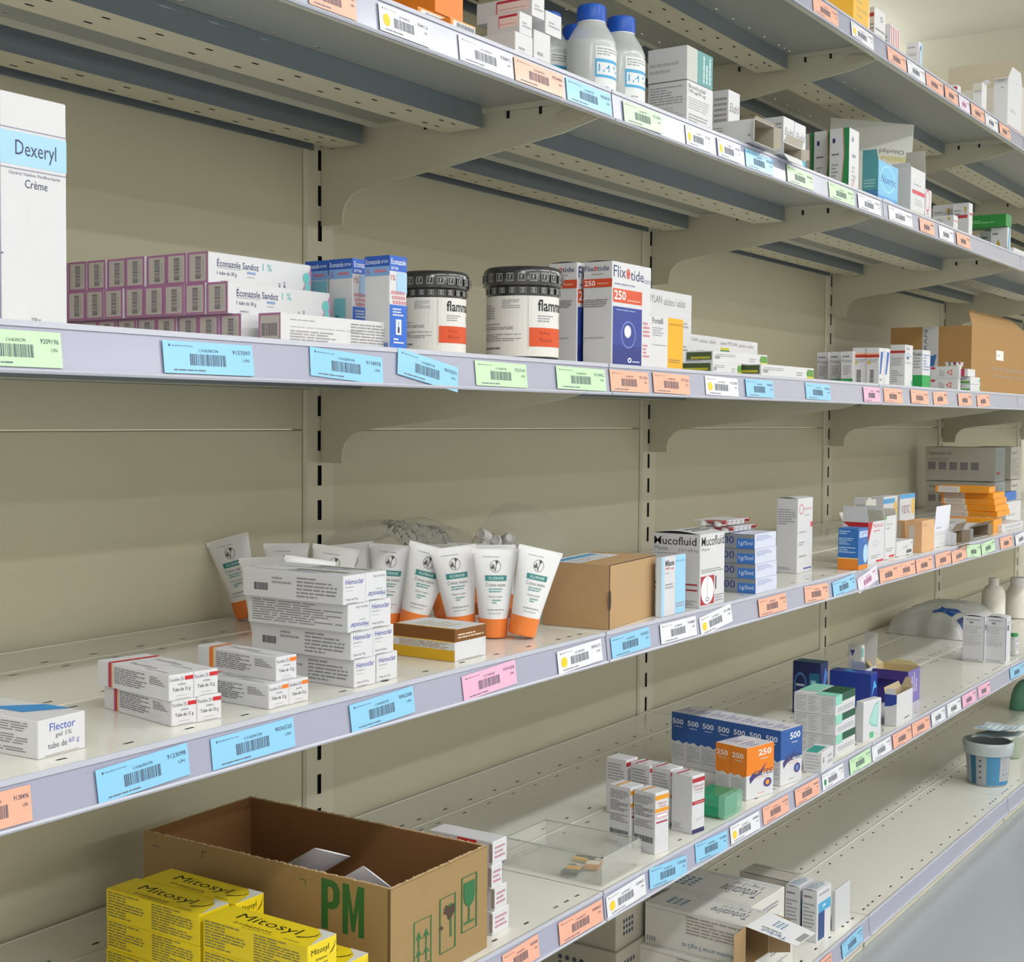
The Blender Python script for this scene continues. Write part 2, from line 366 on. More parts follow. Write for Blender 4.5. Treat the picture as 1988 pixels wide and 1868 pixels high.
def open_carton(label, sh, prints=(), col='d8d8dc', inner='c9c6bd', open='T', flaps=(), name='open_carton', cat='open carton', group=None, th=.0008, fill=None, mat=None, **pl):
    x, y, z, W, D, H, r = place(sh, **pl)
    e = empty(name, (x, y, z), r); tag(e, label, cat, group); CNT.append((label, round(x, 3), round(y, 3), round(W, 3), round(D, 3), round(H, 3)))
    b = MB(); mo = mat or M(col, .45); mi_ = M(inner, .6); t = th
    faces = [f for f in 'FBLRTD' if f != open]
    for f in faces:
        bx = dict(F=(0, W, 0, t, 0, H), B=(0, W, D-t, D, 0, H), L=(0, t, 0, D, 0, H), R=(W-t, W, 0, D, 0, H), T=(0, W, 0, D, H-t, H), D=(0, W, 0, D, 0, t))[f]
        b.box(*bx, mo, f); op = dict(F='B', B='F', L='R', R='L', T='D', D='T')[f]; b.box(*bx, mi_, op)
        rim = {'T': 'T', 'F': 'F', 'L': 'L', 'R': 'R'}[open]
        if f != dict(T='D', F='B', L='R', R='L')[open]: b.box(*bx, mo, rim)
    b.prints(boxfaces(W, D, H), prints); b.build('body', e)
    C8 = dict(T=dict(n=(0, 0, 1), F=((0, 0, H), (W, 0, H), (0, -1, 0)), B=((W, D, H), (0, D, H), (0, 1, 0)), L=((0, D, H), (0, 0, H), (-1, 0, 0)), R=((W, 0, H), (W, D, H), (1, 0, 0))),
              F=dict(n=(0, -1, 0), T=((W, 0, H), (0, 0, H), (0, 0, 1)), D=((0, 0, 0), (W, 0, 0), (0, 0, -1)), L=((0, 0, H), (0, 0, 0), (-1, 0, 0)), R=((W, 0, 0), (W, 0, H), (1, 0, 0))),
              L=dict(n=(-1, 0, 0), T=((0, 0, H), (0, D, H), (0, 0, 1)), D=((0, D, 0), (0, 0, 0), (0, 0, -1)), F=((0, 0, 0), (0, 0, H), (0, -1, 0)), B=((0, D, H), (0, D, 0), (0, 1, 0))))[open]
    n = Vector(C8['n'])
    for fl in flaps:
        ed, L, a = fl[:3]; taper = fl[3] if len(fl) > 3 else .06; fc = fl[4] if len(fl) > 4 else (inner, col); fp = fl[5] if len(fl) > 5 else None
        p, q, out = (Vector(v) for v in C8[ed]); a = math.radians(a); dr = n*math.cos(a)+out*math.sin(a); s = (q-p)*taper
        p = p+out*.0004; q = q+out*.0004
        sheet_part('flap', e, [p, q, q+dr*L-s, p+dr*L+s], fc[1], fc[0], prints=fp)
    if fill: 
        b = MB(); b.box(.003, W-.003, .003, D-.003, .001, H*fill[0], M(fill[1], .6)); b.build('contents', e)
    return e
def g(f, u0, v0, u1, v1, n, col=G1, o=''): return (f, 'g', u0, v0, u1, v1, col, n, o)
def t(f, s, u0, v0, u1, v1, col=K, o=''): return (f, 't', u0, v0, u1, v1, col, s, o)
def r(f, u0, v0, u1, v1, col): return (f, 'r', u0, v0, u1, v1, col)
def bc(f, u0, v0, u1, v1, col='3a3a44', o=''): return (f, 'b', u0, v0, u1, v1, col, o)
def el(f, u0, v0, u1, v1, col, rin=0): return (f, 'o', u0, v0, u1, v1, col, rin)
def pg(f, u0, v0, u1, v1, col, pts): return (f, 'p', u0, v0, u1, v1, col, pts)
def hz(f, u0, v0, u1, v1, n, col=K): return (f, 'h', u0, v0, u1, v1, col, n)
# =================================================== shelf B (eye level)
carton('tall white carton with a pale blue band at the left end of the third shelf', 'B',
  [r('F', 0, .69, 1, .835, 'a9d4ea'), r('F', 0, .845, 1, .85, '8f90a4'), r('F', 0, .672, 1, .677, '8f90a4'), r('L', 0, 0, 1, 1, '9a9ab8'), t('F', 'Dexeryl', .22, .715, .84, .80, '3b4064'), t('F', 'Glycérol, Vaseline, Paraffine liquide', .12, .645, .9, .663, '70748c'),
   t('F', 'Crème', .36, .597, .70, .634, '3b4064'), t('F', '250 g', .44, .012, .58, .032, '4a4e68'), r('F', -.0, .30, .03, .306, NV)]+
  [el('F', .38+.03*(i % 3), .56-.012*(i//3), .39+.03*(i % 3), .563-.012*(i//3), 'dcdcde') for i in range(45)],
  aty=(3, .03), R=131, top=173, D=.05, group=None)
EH, EW, EP = .0305, .148, .0297
ECO_L = [r('L', 0, 0, 1, 1, 'a86f9c'), r('L', .1, .07, .9, .93, 'bdb6b4'), bc('L', .38, .14, .66, .86, '4b4b58', 'v'), g('L', .7, .2, .8, .8, 1, G1, 'v')]
ECO_F = [t('F', 'Éconazole Sandoz', .08, .56, .47, .84, '39406e', 'b'), t('F', '1 %', .51, .60, .6, .84, '5bc0bd', 'b'), g('F', .08, .50, .3, .54, 1, G1), t('F', '1 tube de 30 g', .08, .26, .26, .42, '39406e'),
  t('F', 'SANDOZ', .11, .06, .19, .12, NV, 'b'), r('F', .36, .42, .44, .5, '8ba4cc'), g('F', .36, .3, .43, .34, 1, G1), el('F', .665, .16, .685, .26, NV, .75), el('F', .715, .22, .735, .32, NV, .75), pg('F', .65, .0, .70, .16, NV, [(0, 0), (.5, 1), (1, 0), (.5, .7)]), pg('F', .70, .0, .75, .22, NV, [(0, 0), (.5, 1), (1, 0), (.5, .7)]),
  pg('F', .9, 0, 1, 1, 'c97fae', [(0, 0), (1, .95), (1, 0)]), el('F', .915, .35, .99, .72, '6fc8c4'), el('F', .935, .02, .99, .4, '6fc8c4')]
def econ(x, y, lvl, prints, label, W=EW):
    b = MB(); shell(b, W, EP-.0012, EH, M('d9d9dd', .42)); b.prints(boxfaces(W, EP-.0012, EH), prints)
    o = b.build('cream_carton', loc=(x+random.uniform(-.0012, .0012), y, SZ['B']+.0004+lvl*(EH+.0003))); return tag(o, label, 'carton', 'purple-edged cartons in three rows')
for lvl, (x, y, n) in enumerate(((-.539, .096, 9), (-.546, .107, 9), (-.544, .136, 8))):
    for k in range(n):
        first = k == 0 and lvl > 0
        lb = '%s-edged white carton, %s from the front in the %s layer of the long stack' % ('purple', ORD[k+1], ('bottom', 'middle', 'top')[lvl])
        if first: lb = 'purple-edged carton with teal percent sign on its front, foremost in the %s layer' % ('middle', 'top')[lvl-1]
        econ(x, y+k*EP, lvl, ECO_L+(ECO_F if first else []), lb)
o = econ(-.531, .052, 0, [r('L', 0, 0, 1, 1, 'a86f9c'), r('L', .08, .06, .95, .92, 'bdb6b4'), bc('L', .15, .28, .85, .68, '4b4b58'), g('L', .2, .12, .8, .2, 1)]+
  [g('F', .08, .78, .35, .84, 1, G1), g('F', .08, .56, .72, .62, 1, G2), g('F', .08, .06, .55, .5, 5, G1), g('F', .62, .1, .95, .88, 8, '77777c')], 'white carton lying foremost before the purple-edged stack, back printed with small text', W=.165)
ARR = [r('F', 0, .84, 1, 1, '2a62c4'), r('L', 0, .89, 1, 1, '2356b4'), r('L', 0, .79, 1, .89, '7fa9dd'), t('L', 'Econazole', .04, .915, .62, .965, 'dfe6f4', 'b'), t('L', 'arrow', .66, .92, .94, .95, 'dfe6f4'), t('F', 'Econazole', .08, .91, .93, .97, 'f2f4fa', 'b'), t('F', 'arrow', .08, .855, .5, .885, 'f2f4fa'),
  t('L', '1%', .05, .81, .2, .87, 'a05a9a'), g('L', .4, .81, .85, .87, 1, 'c0506c'), t('F', '1%', .08, .74, .32, .80, 'd05560'), r('F', .4, .62, 1, .83, 'a8cdee'), r('F', 0, 0, 1, .49, '2d6ad0')]+[el('F', .08+.16*i+.05*j, .60-.05*j, .2+.16*i+.05*j, .635-.05*j, 'e0485c', .6) for i in range(5) for j in range(3)]+[
  g('F', .15, .37, .85, .46, 3, 'e6ecf8'), r('F', .34, .18, .66, .34, 'f4f4f8'), r('F', .44, .2, .56, .26, NV), r('F', .46, .26, .54, .32, '88a8e0'), g('F', .2, .08, .8, .15, 2, 'e6ecf8'), r('L', .72, .02, .95, .09, '6a7cb8')]
o = carton('tall blue and white carton standing foremost beside the dark-lidded jars', 'B', ARR, aty=(756, .045), R=789, L=708, top=495, group='tall blue and white cartons')
AX, AY, AW, AD, AH = CNT[-1][1:]
carton('tall blue and white carton with a teal sticker, middle one of three', 'B', ARR+[r('L', .25, .18, .72, .58, '7cc4d0'), bc('L', .3, .2, .45, .4)], attop=(684.5, 501), W=AW, D=AD, H=AH, group='tall blue and white cartons')
carton('tall blue and white carton with teal face, rearmost of three', 'B', ARR+[r('L', 0, 0, 1, .78, '7cb8cc')], attop=(637, 505), W=AW, D=AD, H=AH, group='tall blue and white cartons')
# jars -------------------------------------------------
def cyl(rf, z0, z1, a0, a1, seg=24):
    def f(u, v, o):
        a = math.radians(a0+(a1-a0)*u); z = z0+(z1-z0)*v; rr = (rf(z) if callable(rf) else rf)+o
        return (rr*math.sin(a), -rr*math.cos(a), z)
    f.seg = seg; return f
def round_place(sh, pxL, pxR, y):
    z = SZ[sh]+.05; x = ony((pxL+pxR)/2, y, z); d = (Vector((x, y, z))-CAM).dot(cF); return x, y, (pxR-pxL)/2*d/FPX*.985
def jar(label, pxL, pxR, y, pxTop, off=0):
    x, y, R = round_place('B', pxL, pxR, y); z = SZ['B']+.0004; H = zat(x, y, pxTop)-z
    e = empty('cream_jar', (x, y, z)); tag(e, label, 'jar', 'white jars with dark lids'); rb = R*.91
    b = MB(); b.lathe([(rb*.96, 0), (rb, .003), (rb, H*.72), (rb*.96, H*.74)], M('232028', .35), n=48); 
    b.prints({'C': cyl(rb, .006, H*.68, -175+off, 175+off, 48)}, [r('C', 0, 0, 1, 1, 'e4e2de')]); jb = b.build('jar_body', e, smooth=True)
    b = MB(); b.lathe([(rb*1.005, H*.68), (rb*1.0, H*.72), (rb*1.01, H*.775), (R, H*.79), (R*1.0, H*.93), (R*.97, H*.965), (R*.9, H*.985), (R*.3, H*.985), (0, H*.985)], M('2a2a2e', .18, coat=.8), n=48)
    pr = []
    for k in range(22):
        u = k/22; 
        for v0, v1 in ((.25, .85),):
            pr += [('C', 'r', u+.006, .25, u+.034, .85, '9a9a9c'), ('C', 'r', u+.009, .31, u+.031, .79, '2a2a2e'), ('C', 't', u+.015, .42, u+.025, .74, 'b4b4b4', 'f'), ('C', 'r', u+.012, .34, u+.028, .38, '9a9a9c')]
            pr += [('N', 'r', u+.012, .2, u+.038, .9, '858587'), ('N', 'r', u+.015, .3, u+.035, .8, '2a2a2e')]
    b.prints({'C': cyl(R*1.001, H*.79, H*.93, -180, 180, 48), 'N': cyl(rb*1.008, H*.69, H*.775, -180, 180, 48)}, pr); b.build('lid', e, smooth=True)
    b = MB(); fr = {'C': cyl(rb*1.004, .008, H*.68, -150+off, 60+off, 40)}
    b.prints(fr, [g('C', .06, .60, .20, .86, 6), g('C', .27, .78, .42, .94, 5), t('C', 'flammazine', .545, .74, .99, .94, '17171a', 'B'), g('C', .06, .50, .26, .54, 1), g('C', .06, .42, .36, .48, 2, '606066'),
       g('C', .545, .55, .70, .68, 3), r('C', .48, .14, 1, .46, 'd84f1e'), t('C', 'Solvay', .56, .33, .66, .40, '8c2a12'), t('C', 'Pharma', .56, .22, .68, .29, '8c2a12'), g('C', .06, .22, .42, .36, 4), g('C', .06, .08, .34, .14, 1, '505056'), r('C', .47, .10, .475, .97, 'c4c0b8'), g('C', .8, .55, .95, .68, 3)])
    b.build('label', jb, smooth=True)
    return e
jar('white jar with shrink-wrapped dark lid, partly behind the tall blue carton', 770, 912, .105, 529, 6)
jar('white jar with shrink-wrapped dark lid standing alone before the white and red cartons', 936, 1093, .075, 521, 3)
FLX = lambda: [t('F', 'Flix', .03, .85, .34, .96, NV), el('F', .35, .845, .45, .945, 'd24a3a', .6), el('F', .375, .87, .425, .92, 'd24a3a'), t('F', 'tide', .46, .84, .80, .94, NV), t('F', 'DISKUS', .80, .83, .98, .87, '8a8fb4'), g('F', .05, .77, .8, .80, 1, '6a6f90'),
   r('F', .02, .61, .76, .74, 'd8512c'), t('F', '250', .05, .635, .34, .725, 'ffffff', 'B'), g('F', .38, .63, .72, .65, 1, 'f0c0a8'), r('F', .02, .02, .76, .57, '2c3f94'), r('F', .02, .02, .76, .2, '223082'), el('F', .23, .18, .60, .44, '8ea0d8', .93), el('F', .31, .28, .48, .40, 'f2f2f6'), el('F', .4, .04, .5, .09, 'e0e4f2', .5), g('F', .52, .04, .74, .065, 1, 'd0d8ee'), g('F', .1, .53, .6, .55, 1, '8ea0d8'),
   g('F', .8, .3, .97, .46, 4, 'd86a74'), g('F', .8, .1, .97, .24, 4, 'd86a74'), t('L', 'Flix', .05, .905, .36, .955, NV), el('L', .37, .905, .48, .95, 'd24a3a', .5), t('L', 'tide', .49, .905, .9, .955, NV), g('L', .3, .865, .7, .885, 1), r('L', 0, .75, 1, .83, 'd8512c'), t('L', '250', .05, .765, .42, .815, 'ffffff', 'B'), g('L', .5, .77, .9, .8, 1, 'e89070'),
   g('L', .04, .56, .85, .64, 4, '66666c'), g('L', .06, .26, .9, .28, 1)]
carton('white carton with orange-red dose band and dark blue panel, foremost of the group', 'B', FLX(), aty=(1187, .022), R=1262, L=1131, top=505, bow=.0015, group='white and red inhaler cartons')
fx = CNT[-1][1:]
carton('white carton with orange-red band leaning just behind the foremost inhaler carton', 'B', FLX(), aty=(1119, .07), W=fx[2], D=fx[3], H=fx[4], bow=.0015, group='white and red inhaler cartons', rot=2)
carton('white carton with orange-red band, mostly hidden behind the right jar lid', 'B', FLX(), aty=(1075, .125), W=fx[2]*.9, D=fx[3], H=fx[4], bow=.0015, group='white and red inhaler cartons')
IPR = [t('F', 'Ipratropium MYLAN', .05, .82, .55, .93, '6a6a6c'), t('F', 'adultes / adults', .58, .83, .9, .92, G1), r('F', .0, .72, .38, .78, 'c9c424'), pg('F', .0, .55, .45, .72, '2c7a5c', [(0, 0), (1, 0), (.86, 1), (0, 1)]), pg('F', 0, .4, .48, .55, '8d9390', [(0, 0), (1, .1), (.94, 1), (0, 1)])]+[el('F', .05+.07*i, .42, .09+.07*i, .54, 'e8e8e8') for i in range(6)]+[el('F', .52, .58, .56, .64, '3a7a5c', .6), g('F', .6, .5, .95, .66, 4), g('F', .75, .3, .95, .38, 2), g('F', .6, .1, .8, .2, 2), r('L', 0, .6, 1, .8, '2c6a4c')]
carton('white carton with green and yellow panel showing tallest behind the yellow striped carton', 'B', IPR, aty=(1205, .13), R=1341, top=550, D=.03, group='white and green ampoule cartons')
ix = CNT[-1][1:]
carton('white carton with green and yellow panel behind the three flat cartons, left one', 'B', IPR, aty=(1296, .14), R=1398, top=643, D=.03, group='white and green ampoule cartons')
carton('white carton with green and yellow panel behind the three flat cartons, right one', 'B', IPR, aty=(1378, .175), R=1470, top=654, D=.03, group='white and green ampoule cartons')
carton('white carton with amber right half beside the white and red inhaler carton', 'B', [r('F', .53, 0, 1, 1, 'eeae18'), r('L', 0, 0, 1, 1, 'eeae18'), t('F', 'Foradil', .07, .86, .38, .97, '3a3a40', 'b'), g('F', .07, .62, .46, .80, 4), g('F', .07, .44, .5, .48, 1), t('F', 'NOVARTIS', .57, .86, .98, .90, '8a6a20'), g('F', .56, .14, .9, .22, 2, '7a5a14')], aty=(1261, .03), R=1325, L=1257, top=612)
FL = [r('L', .05, .2, .95, .9, '4a5a34'), r('L', .2, .3, .9, .5, 'c0b830'), g('L', .05, .1, .6, .3, 2), g('F', .05, .5, .4, .8, 2), g('F', .65, .2, .8, .6, 2), pg('F', .84, .15, .99, .85, '5f9440', [(0, .5), (.2, 1), (1, 1), (1, 0), (.2, 0)]), r('F', .86, .1, .99, .25, 'd8cc30'), r('F', .03, .3, .12, .6, '9a9a9c')]
carton('flat white carton with green arrow end lying tilted on top of the flat pair', 'B', FL, aty=(1384, .045), R=1490, L=1330, H=.017, base=.0185, rot=-4, group='flat white and green cartons')
carton('flat white carton with green arrow end lying under the tilted one', 'B', FL, aty=(1384, .03), W=.1, D=.08, H=.0175, base=0, rot=0, group='flat white and green cartons')
carton('flat white carton with green arrow end lying rightmost on the shelf edge', 'B', FL, aty=(1478, .012), R=1580, D=.06, H=.019, group='flat white and green cartons')
SOL = [r('L', 0, 0, 1, .2, '2f9a58'), g('L', .15, .8, .8, .9, 1, '5a5a70'), t('L', 'Prolact', .1, .68, .9, .76, '4a5070'), g('L', .2, .3, .8, .6, 5)]
for i, (px, py) in enumerate(((1655, 682), (1632, 683), (1608, 684))):
    carton('small grey-white carton with green base, %s of three in a row by a warning-sign pair' % ('nearest', 'middle', 'farthest')[i], 'B', SOL, aty=(px, .078+.036*i), L=px-23, W=.02, top=py, group='grey-white cartons with green base')
XA = [r('L', 0, .74, 1, .82, 'c03a30'), r('L', 0, .82, 1, .86, 'f0b890'), g('L', .1, .6, .9, .7, 2), pg('L', .1, .56, .35, .68, 'd8b020', [(0, 0), (1, 0), (.5, 1)]), bc('L', .3, .08, .6, .42, '5a5248', 'v'), pg('F', .1, .3, .8, .9, '4468b4', [(0, 0), (.35, 0), (.95, 1), (.25, 1)]), g('F', .1, .1, .8, .2, 1)]
carton('small white carton with red band and warning triangle, farther of two', 'B', XA, aty=(1682, .055), W=.03, L=1654, top=675, group='small cartons with red band')
carton('small white carton with red band and slanted blue stripe, nearer of two', 'B', XA, aty=(1706, .03), R=1716, L=1681, top=675, group='small cartons with red band')
carton('narrow white carton with slanted blue stripe squeezed between red-banded cartons', 'B', [pg('F', .1, .3, .9, .9, '4468b4', [(0, 0), (.35, 0), (.95, 1), (.35, 1)])], aty=(1717, .034), R=1727, D=.03, top=676)
carton('larger white carton with red band, between the blue-striped and green-based cartons', 'B', [r('L', 0, .80, 1, .86, 'b8342c'), g('L', .1, .5, .9, .7, 5), g('L', .1, .1, .9, .4, 6), t('F', 'GSK', .1, .88, .6, .94, NV), g('F', .1, .7, .8, .82, 2, '8aa0c8'), r('F', .2, .66, .5, .71, '3a4a7c'), g('F', .1, .55, .8, .6, 1), r('F', .8, .05, .95, .16, '60b8a0')], aty=(1756, .022), R=1771, L=1727, top=669)
carton('white carton with bright green base beside the large red-banded carton', 'B', [r('F', 0, 0, 1, .34, '25a052'), r('L', 0, 0, 1, .34, '25a052'), g('L', .1, .5, .9, .9, 5), t('L', 'Prolact', .05, .86, .9, .94, '4a5070'), g('F', .1, .45, .9, .9, 6, '6a78b0')], aty=(1790, .02), R=1805, L=1771, top=679)
WS = [el('L', 0, .75, .18, .95, 'c03848'), g('L', .3, .2, .5, .8, 3, G1, 'v'), pg('L', .55, .25, .75, .75, 'd85a48', [(0, .5), (1, 1), (1, 0)]), pg('L', .62, .35, .72, .65, 'e6e0d8', [(0, .5), (1, 1), (1, 0)])]
for k in range(2):
    carton('small white carton with red warning triangle, %s of its pair' % ('lower', 'upper')[k], 'B', WS, aty=(1860-2*k*-1, .03), L=1806, W=.018, H=.0275, base=k*.028, group='small cartons with warning triangle')
GS = [r('L', 0, .1, .95, .4, '4f9a3c'), el('L', .1, .55, .25, .85, '5a5a6a', .5), g('L', .3, .6, .8, .8, 1), r('F', .9, .3, 1, .8, '3fae5c')]
for k in range(2):
    carton('tiny white carton with green stripe, %s of its pair' % ('lower', 'upper')[k], 'B', GS, aty=(1884, .012), R=1903, D=.025, H=.016, base=k*.0165, group='tiny cartons with green stripe')
carton('tiny white carton with crimson band on top of the green-striped pair', 'B', [r('L', .5, 0, .75, 1, 'b03048')], aty=(1879, .013), R=1893, D=.03, H=.0165, base=.033)
# blister strips on the small cartons
def blister(label, sh, px, y, base, W, D, n, red=1, dx=0, rot=0, group=None, flip=1):
    z = SZ[sh]+base+.0006; x = ony(px, y, z); e = empty('blister_pack', (x, y, z), math.radians(rot)); tag(e, label, 'blister pack', group)
    b = MB(); b.box(0, W, 0, D, .0085, .0092, M('dedee2', .25))
    if red: b.prism([(-.001, .0095), (.012, .0095), (.012, .0035)], 'y', 0, D*.6, M('b43440', .4)); b.prism([(W+.001, .0095), (W-.004, .0095), (W-.004, .0035)], 'y', 0, D*.6, M('b43440', .4))
    if red: W, D = W, D; b.build('foil', e)
    b = MB(); nx, ny = n
    for i in range(nx):
        for j in range(ny):
            cx, cy = W*(i+.5)/nx, D*(j+.5)/ny; rr = min(W/nx, D/ny)*.42
            b.lathe([(rr*.55, 0), (rr*.85, .0012), (rr, .0085)], M('eeeeee', .2), n=12, cx=cx, cy=cy)
    b.build('blisters', e, smooth=True); return e
blister('crinkled blister strip with red print on top of the warning-triangle cartons', 'B', 1862, .04, .0570, .045, .035, (5, 3))
# brown box at the far right
def cardboard(label, sh, prints=(), col='b48a5c', inner='8c6a48', **k):
    m = M(col, .75, kind='board', sc=30, amt=.06, bs=120, bump=.3)
    return open_carton(label, sh, prints, col, inner, name='cardboard_box', cat='cardboard box', mat=m, th=.003, **k)
cardboard('large open brown cardboard box with blue tape label at the right end, third shelf', 'B',
  [r('L', .40, .1, .60, 1, 'c8c8c8'), pg('L', .46, .35, .58, .75, '3a6cb0', [(0, 0), (0, .5), (1, .6), (.7, .1)]), t('L', 'NOGRAN', .42, .3, .46, .95, '50606c', 'l'), r('F', .38, .55, .5, .7, 'eeeeea'), g('F', .4, .6, .48, .64, 1), g('F', .3, .36, .9, .46, 1, '8a6440'), g('F', .34, .26, .86, .34, 1, '8a6440')],
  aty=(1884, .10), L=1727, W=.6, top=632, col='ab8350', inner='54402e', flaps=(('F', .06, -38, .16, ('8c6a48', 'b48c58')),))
# =================================================== shelf C
fl = [t('F', 'Flector', .24, .66, .78, .87, '4a62b8', 'b'), t('F', 'gel 1%', .36, .44, .70, .60, '55586a'), t('F', 'tube de', .2, .2, .6, .36, '55586a'), t('F', '60 g', .64, .2, .86, .38, '6a72b0'), g('L', .3, .1, .93, .92, 12, '6a6a70'), t('T', 'Flector', .25, .55, .85, .75, '5a76c0', 'iu'), pg('T', .0, .1, 1, .6, '3d8fd0', [(.35, .25), (1, 0), (1, .35), (.35, .75)]), pg('T', .0, .0, 1, .7, '4a5cc0', [(.35, .75), (.42, .55), (.42, .72), (.35, 1)]), r('F', .13, .03, .85, .045, '9c8c74')]
carton('white carton with blue lettering on its end at the left edge, fourth shelf', 'C', fl, at=(74, 1475), R=166, top=1401, D=.165, rot=4)
def fuc(col, word):
    return [t('F', 'Fucidine 2%', .04, .74, .6, .88, '50505c'), r('F', .64, .74, .98, .9, col), t('F', word, .36, .56, .66, .66, '50505c'), t('F', 'Tube de 15 g', .14, .3, .86, .48, '44444c', 'b'), g('F', .3, .14, .7, .18, 1), r('F', .25, .03, .85, .045, '9c9484'), r('L', .16, 0, .21, 1, col if col != 'c8202a' else 'b83858'), r('L', .21, 0, .225, 1, 'f0c878'), g('L', .25, .2, .7, .88, 8, '55555c'), g('L', .74, .5, .95, .84, 4, '66666c'),
            r('T', 0, .79, 1, .84, col), t('T', 'Fucidine', .42, .32, .62, .68, '8a8a94', 'd'), g('T', .2, .1, .3, .7, 1, G2, 'v')]
x0, y0 = onz(333, 1411, SZ['C']); 
def fset(x, y, z, rot, col, word, label, grp, W=.0255, D=.112, H=.0222):
    b = MB(); shell(b, W, D, H, M('d9d9dd', .42)); b.prints(boxfaces(W, D, H), fuc(col, word)); o = b.build('ointment_carton', loc=(x, y, z)); o.rotation_euler.z = math.radians(rot); return tag(o, label, 'carton', grp)
Wf = .0252
for lv, (px, py, rt) in enumerate(((333, 1411, -10), (328, 1362, -8))):
    z = SZ['C']+.0004+lv*.0225; x, y = onz(px, py, z); rr = math.radians(rt)
    for k in range(2):
        fset(x+k*(Wf+.0006)*math.cos(rr), y+k*(Wf+.0006)*math.sin(rr), z, rt, 'c8202a', 'crème', 'white carton with red band, %s %s of the four by the left edge' % (('lower', 'upper')[lv], ('left', 'right')[k]), 'white cartons with red band')
z = SZ['C']+.0004; x, y = onz(522, 1377.6, z)
for k in range(2): fset(x+k*.0268, y, z, -1, 'e87a22', 'pommade', 'white carton with orange band lying below, %s one of the pair' % ('left', 'right')[k], 'white cartons with orange band', W=.0262, D=.105)
x, y = onz(536, 1323, z+.0225); fset(x, y, z+.0225, -4, 'e87a22', 'pommade', 'white carton with orange band lying on top of its pair', 'white cartons with orange band', W=.0262, D=.112)
HM = [t('F', 'Hémoclar', .1, .68, .92, .86, '2f3f9c', 'b'), g('F', .1, .55, .5, .62, 1), g('F', .1, .44, .8, .48, 1, G2), t('F', 'Tube de 30 g', .1, .1, .66, .2, '6a6a74'), g('L', .55, .08, .95, .85, 6, '77777c'), g('L', .3, .5, .5, .8, 2), bc('L', .12, .25, .26, .52), r('F', .15, .015, .6, .03, '6a6070')]
HM2 = [t('F', 'Hémoclar', .1, .12, .92, .30, '2f3f9c', 'bu'), g('F', .5, .36, .92, .42, 1), t('F', 'Tube de 30 g', .36, .8, .92, .9, '6a6a74', 'u'), g('L', .05, .1, .95, .9, 9, '77777c'), r('F', .15, .015, .6, .03, '6a6070')]
HT = [t('T', 'Hémoclar', .3, .2, .52, .6, '5a62a0', 'd'), r('T', .6, .1, .8, .6, '8a9478'), g('T', .1, .3, .2, .9, 1, G1, 'v')]
hz_ = .0281
for lv, (px, py, pr1, pr2, mid) in enumerate(((687.5, 1336, HM, HM, 730), (681.5, 1282.6, HM, HM, 722), (675.5, 1229, HM2, HM, 718), (666.4, 1175, HM, HM2, 708))):
    z = SZ['C']+.0004+lv*(hz_+.0003); x, y = onz(px, py, z)
    if lv == 0: X0, Y0 = x, y
    W1 = along(x, y, z, 1, 0, mid); gap = .0022 if lv == 0 else .0006; Ws = .034
    for k, pr in ((0, pr1), (1, pr2)):
        b = MB(); w_ = Ws-.0004; shell(b, w_, .135, hz_, M('d9d9dd', .42)); b.prints(boxfaces(w_, .135, hz_), pr+(HT if lv == 3 else []))
        o = b.build('cream_carton', loc=(x+k*(Ws+gap), y+(0.001*k), z)); tag(o, 'white carton with blue lettering, %s one in the %s layer of the tall stack' % (('left', 'right')[k], ('bottom', 'second', 'third', 'top')[lv]), 'carton', 'white cartons with blue lettering in the four-layer stack')
carton('white carton with brown and ochre bands lying before the hand cream tubes', 'C', [r('F', 0, .6, 1, 1, '7c4a12'), g('F', .1, .68, .95, .86, 2, 'd8c0a0'), r('L', 0, .6, 1, 1, '7c4a12'), r('L', 0, 0, 1, .34, 'd8a818'), r('L', 0, .58, 1, .61, 'e8b830'), g('L', .1, .36, .9, .56, 5, '9a7a40'), r('F', .1, .02, .85, .035, '8a7a60'), g('T', .2, .2, .8, .8, 5, 'd0c8a0'), r('T', 0, 0, .06, 1, 'e0b030'), t('F', ': :', .88, .4, .95, .55, G1)], at=(882.8, 1285.6), R=943.5, L=764, top=1223, rot=0)
cb = carton('closed brown cardboard carton with a blue-white sticker on its lid', 'C', [r('T', .0, .45, .85, .97, 'dfe3e6'), r('T', .02, .75, .8, .9, '5aa0c8'), g('T', .05, .5, .8, .7, 3), r('F', .0, 0, .02, 1, '4a3018'), r('F', .02, .985, 1, 1, '3c2814'), el('F', -.02, .28, .045, .62, '2c1c10')], col='b8966c', name='cardboard_box', cat='cardboard box', at=(1181.4, 1223), R=1271.4, L=1053, top=1097.3, rot=6)
cb.data.materials[0] = M('b8966c', .75, kind='board', sc=30, amt=.05, bs=120, bump=.3)
carton('slim white and pale blue carton beside the brown carton', 'C', [r('L', 0, 0, 1, 1, 'd4e2ee'), r('F', 0, 0, .12, 1, 'a8d0ec'), r('F', .57, 0, 1, 1, '9ed2f2'), t('F', 'Miflasone', .16, .84, .52, .94, '3a3a44', 'B'), t('F', '400 µg', .16, .77, .5, .82, 'cc3040', 'b'), g('F', .16, .7, .4, .73, 1), g('F', .16, .45, .5, .55, 2), t('F', 'NOVARTIS', .6, .88, .95, .92, '6aa4cc'), g('F', .6, .1, .95, .2, 2)], at=(1283, 1198.9), R=1329.6, L=1273, top=1083)
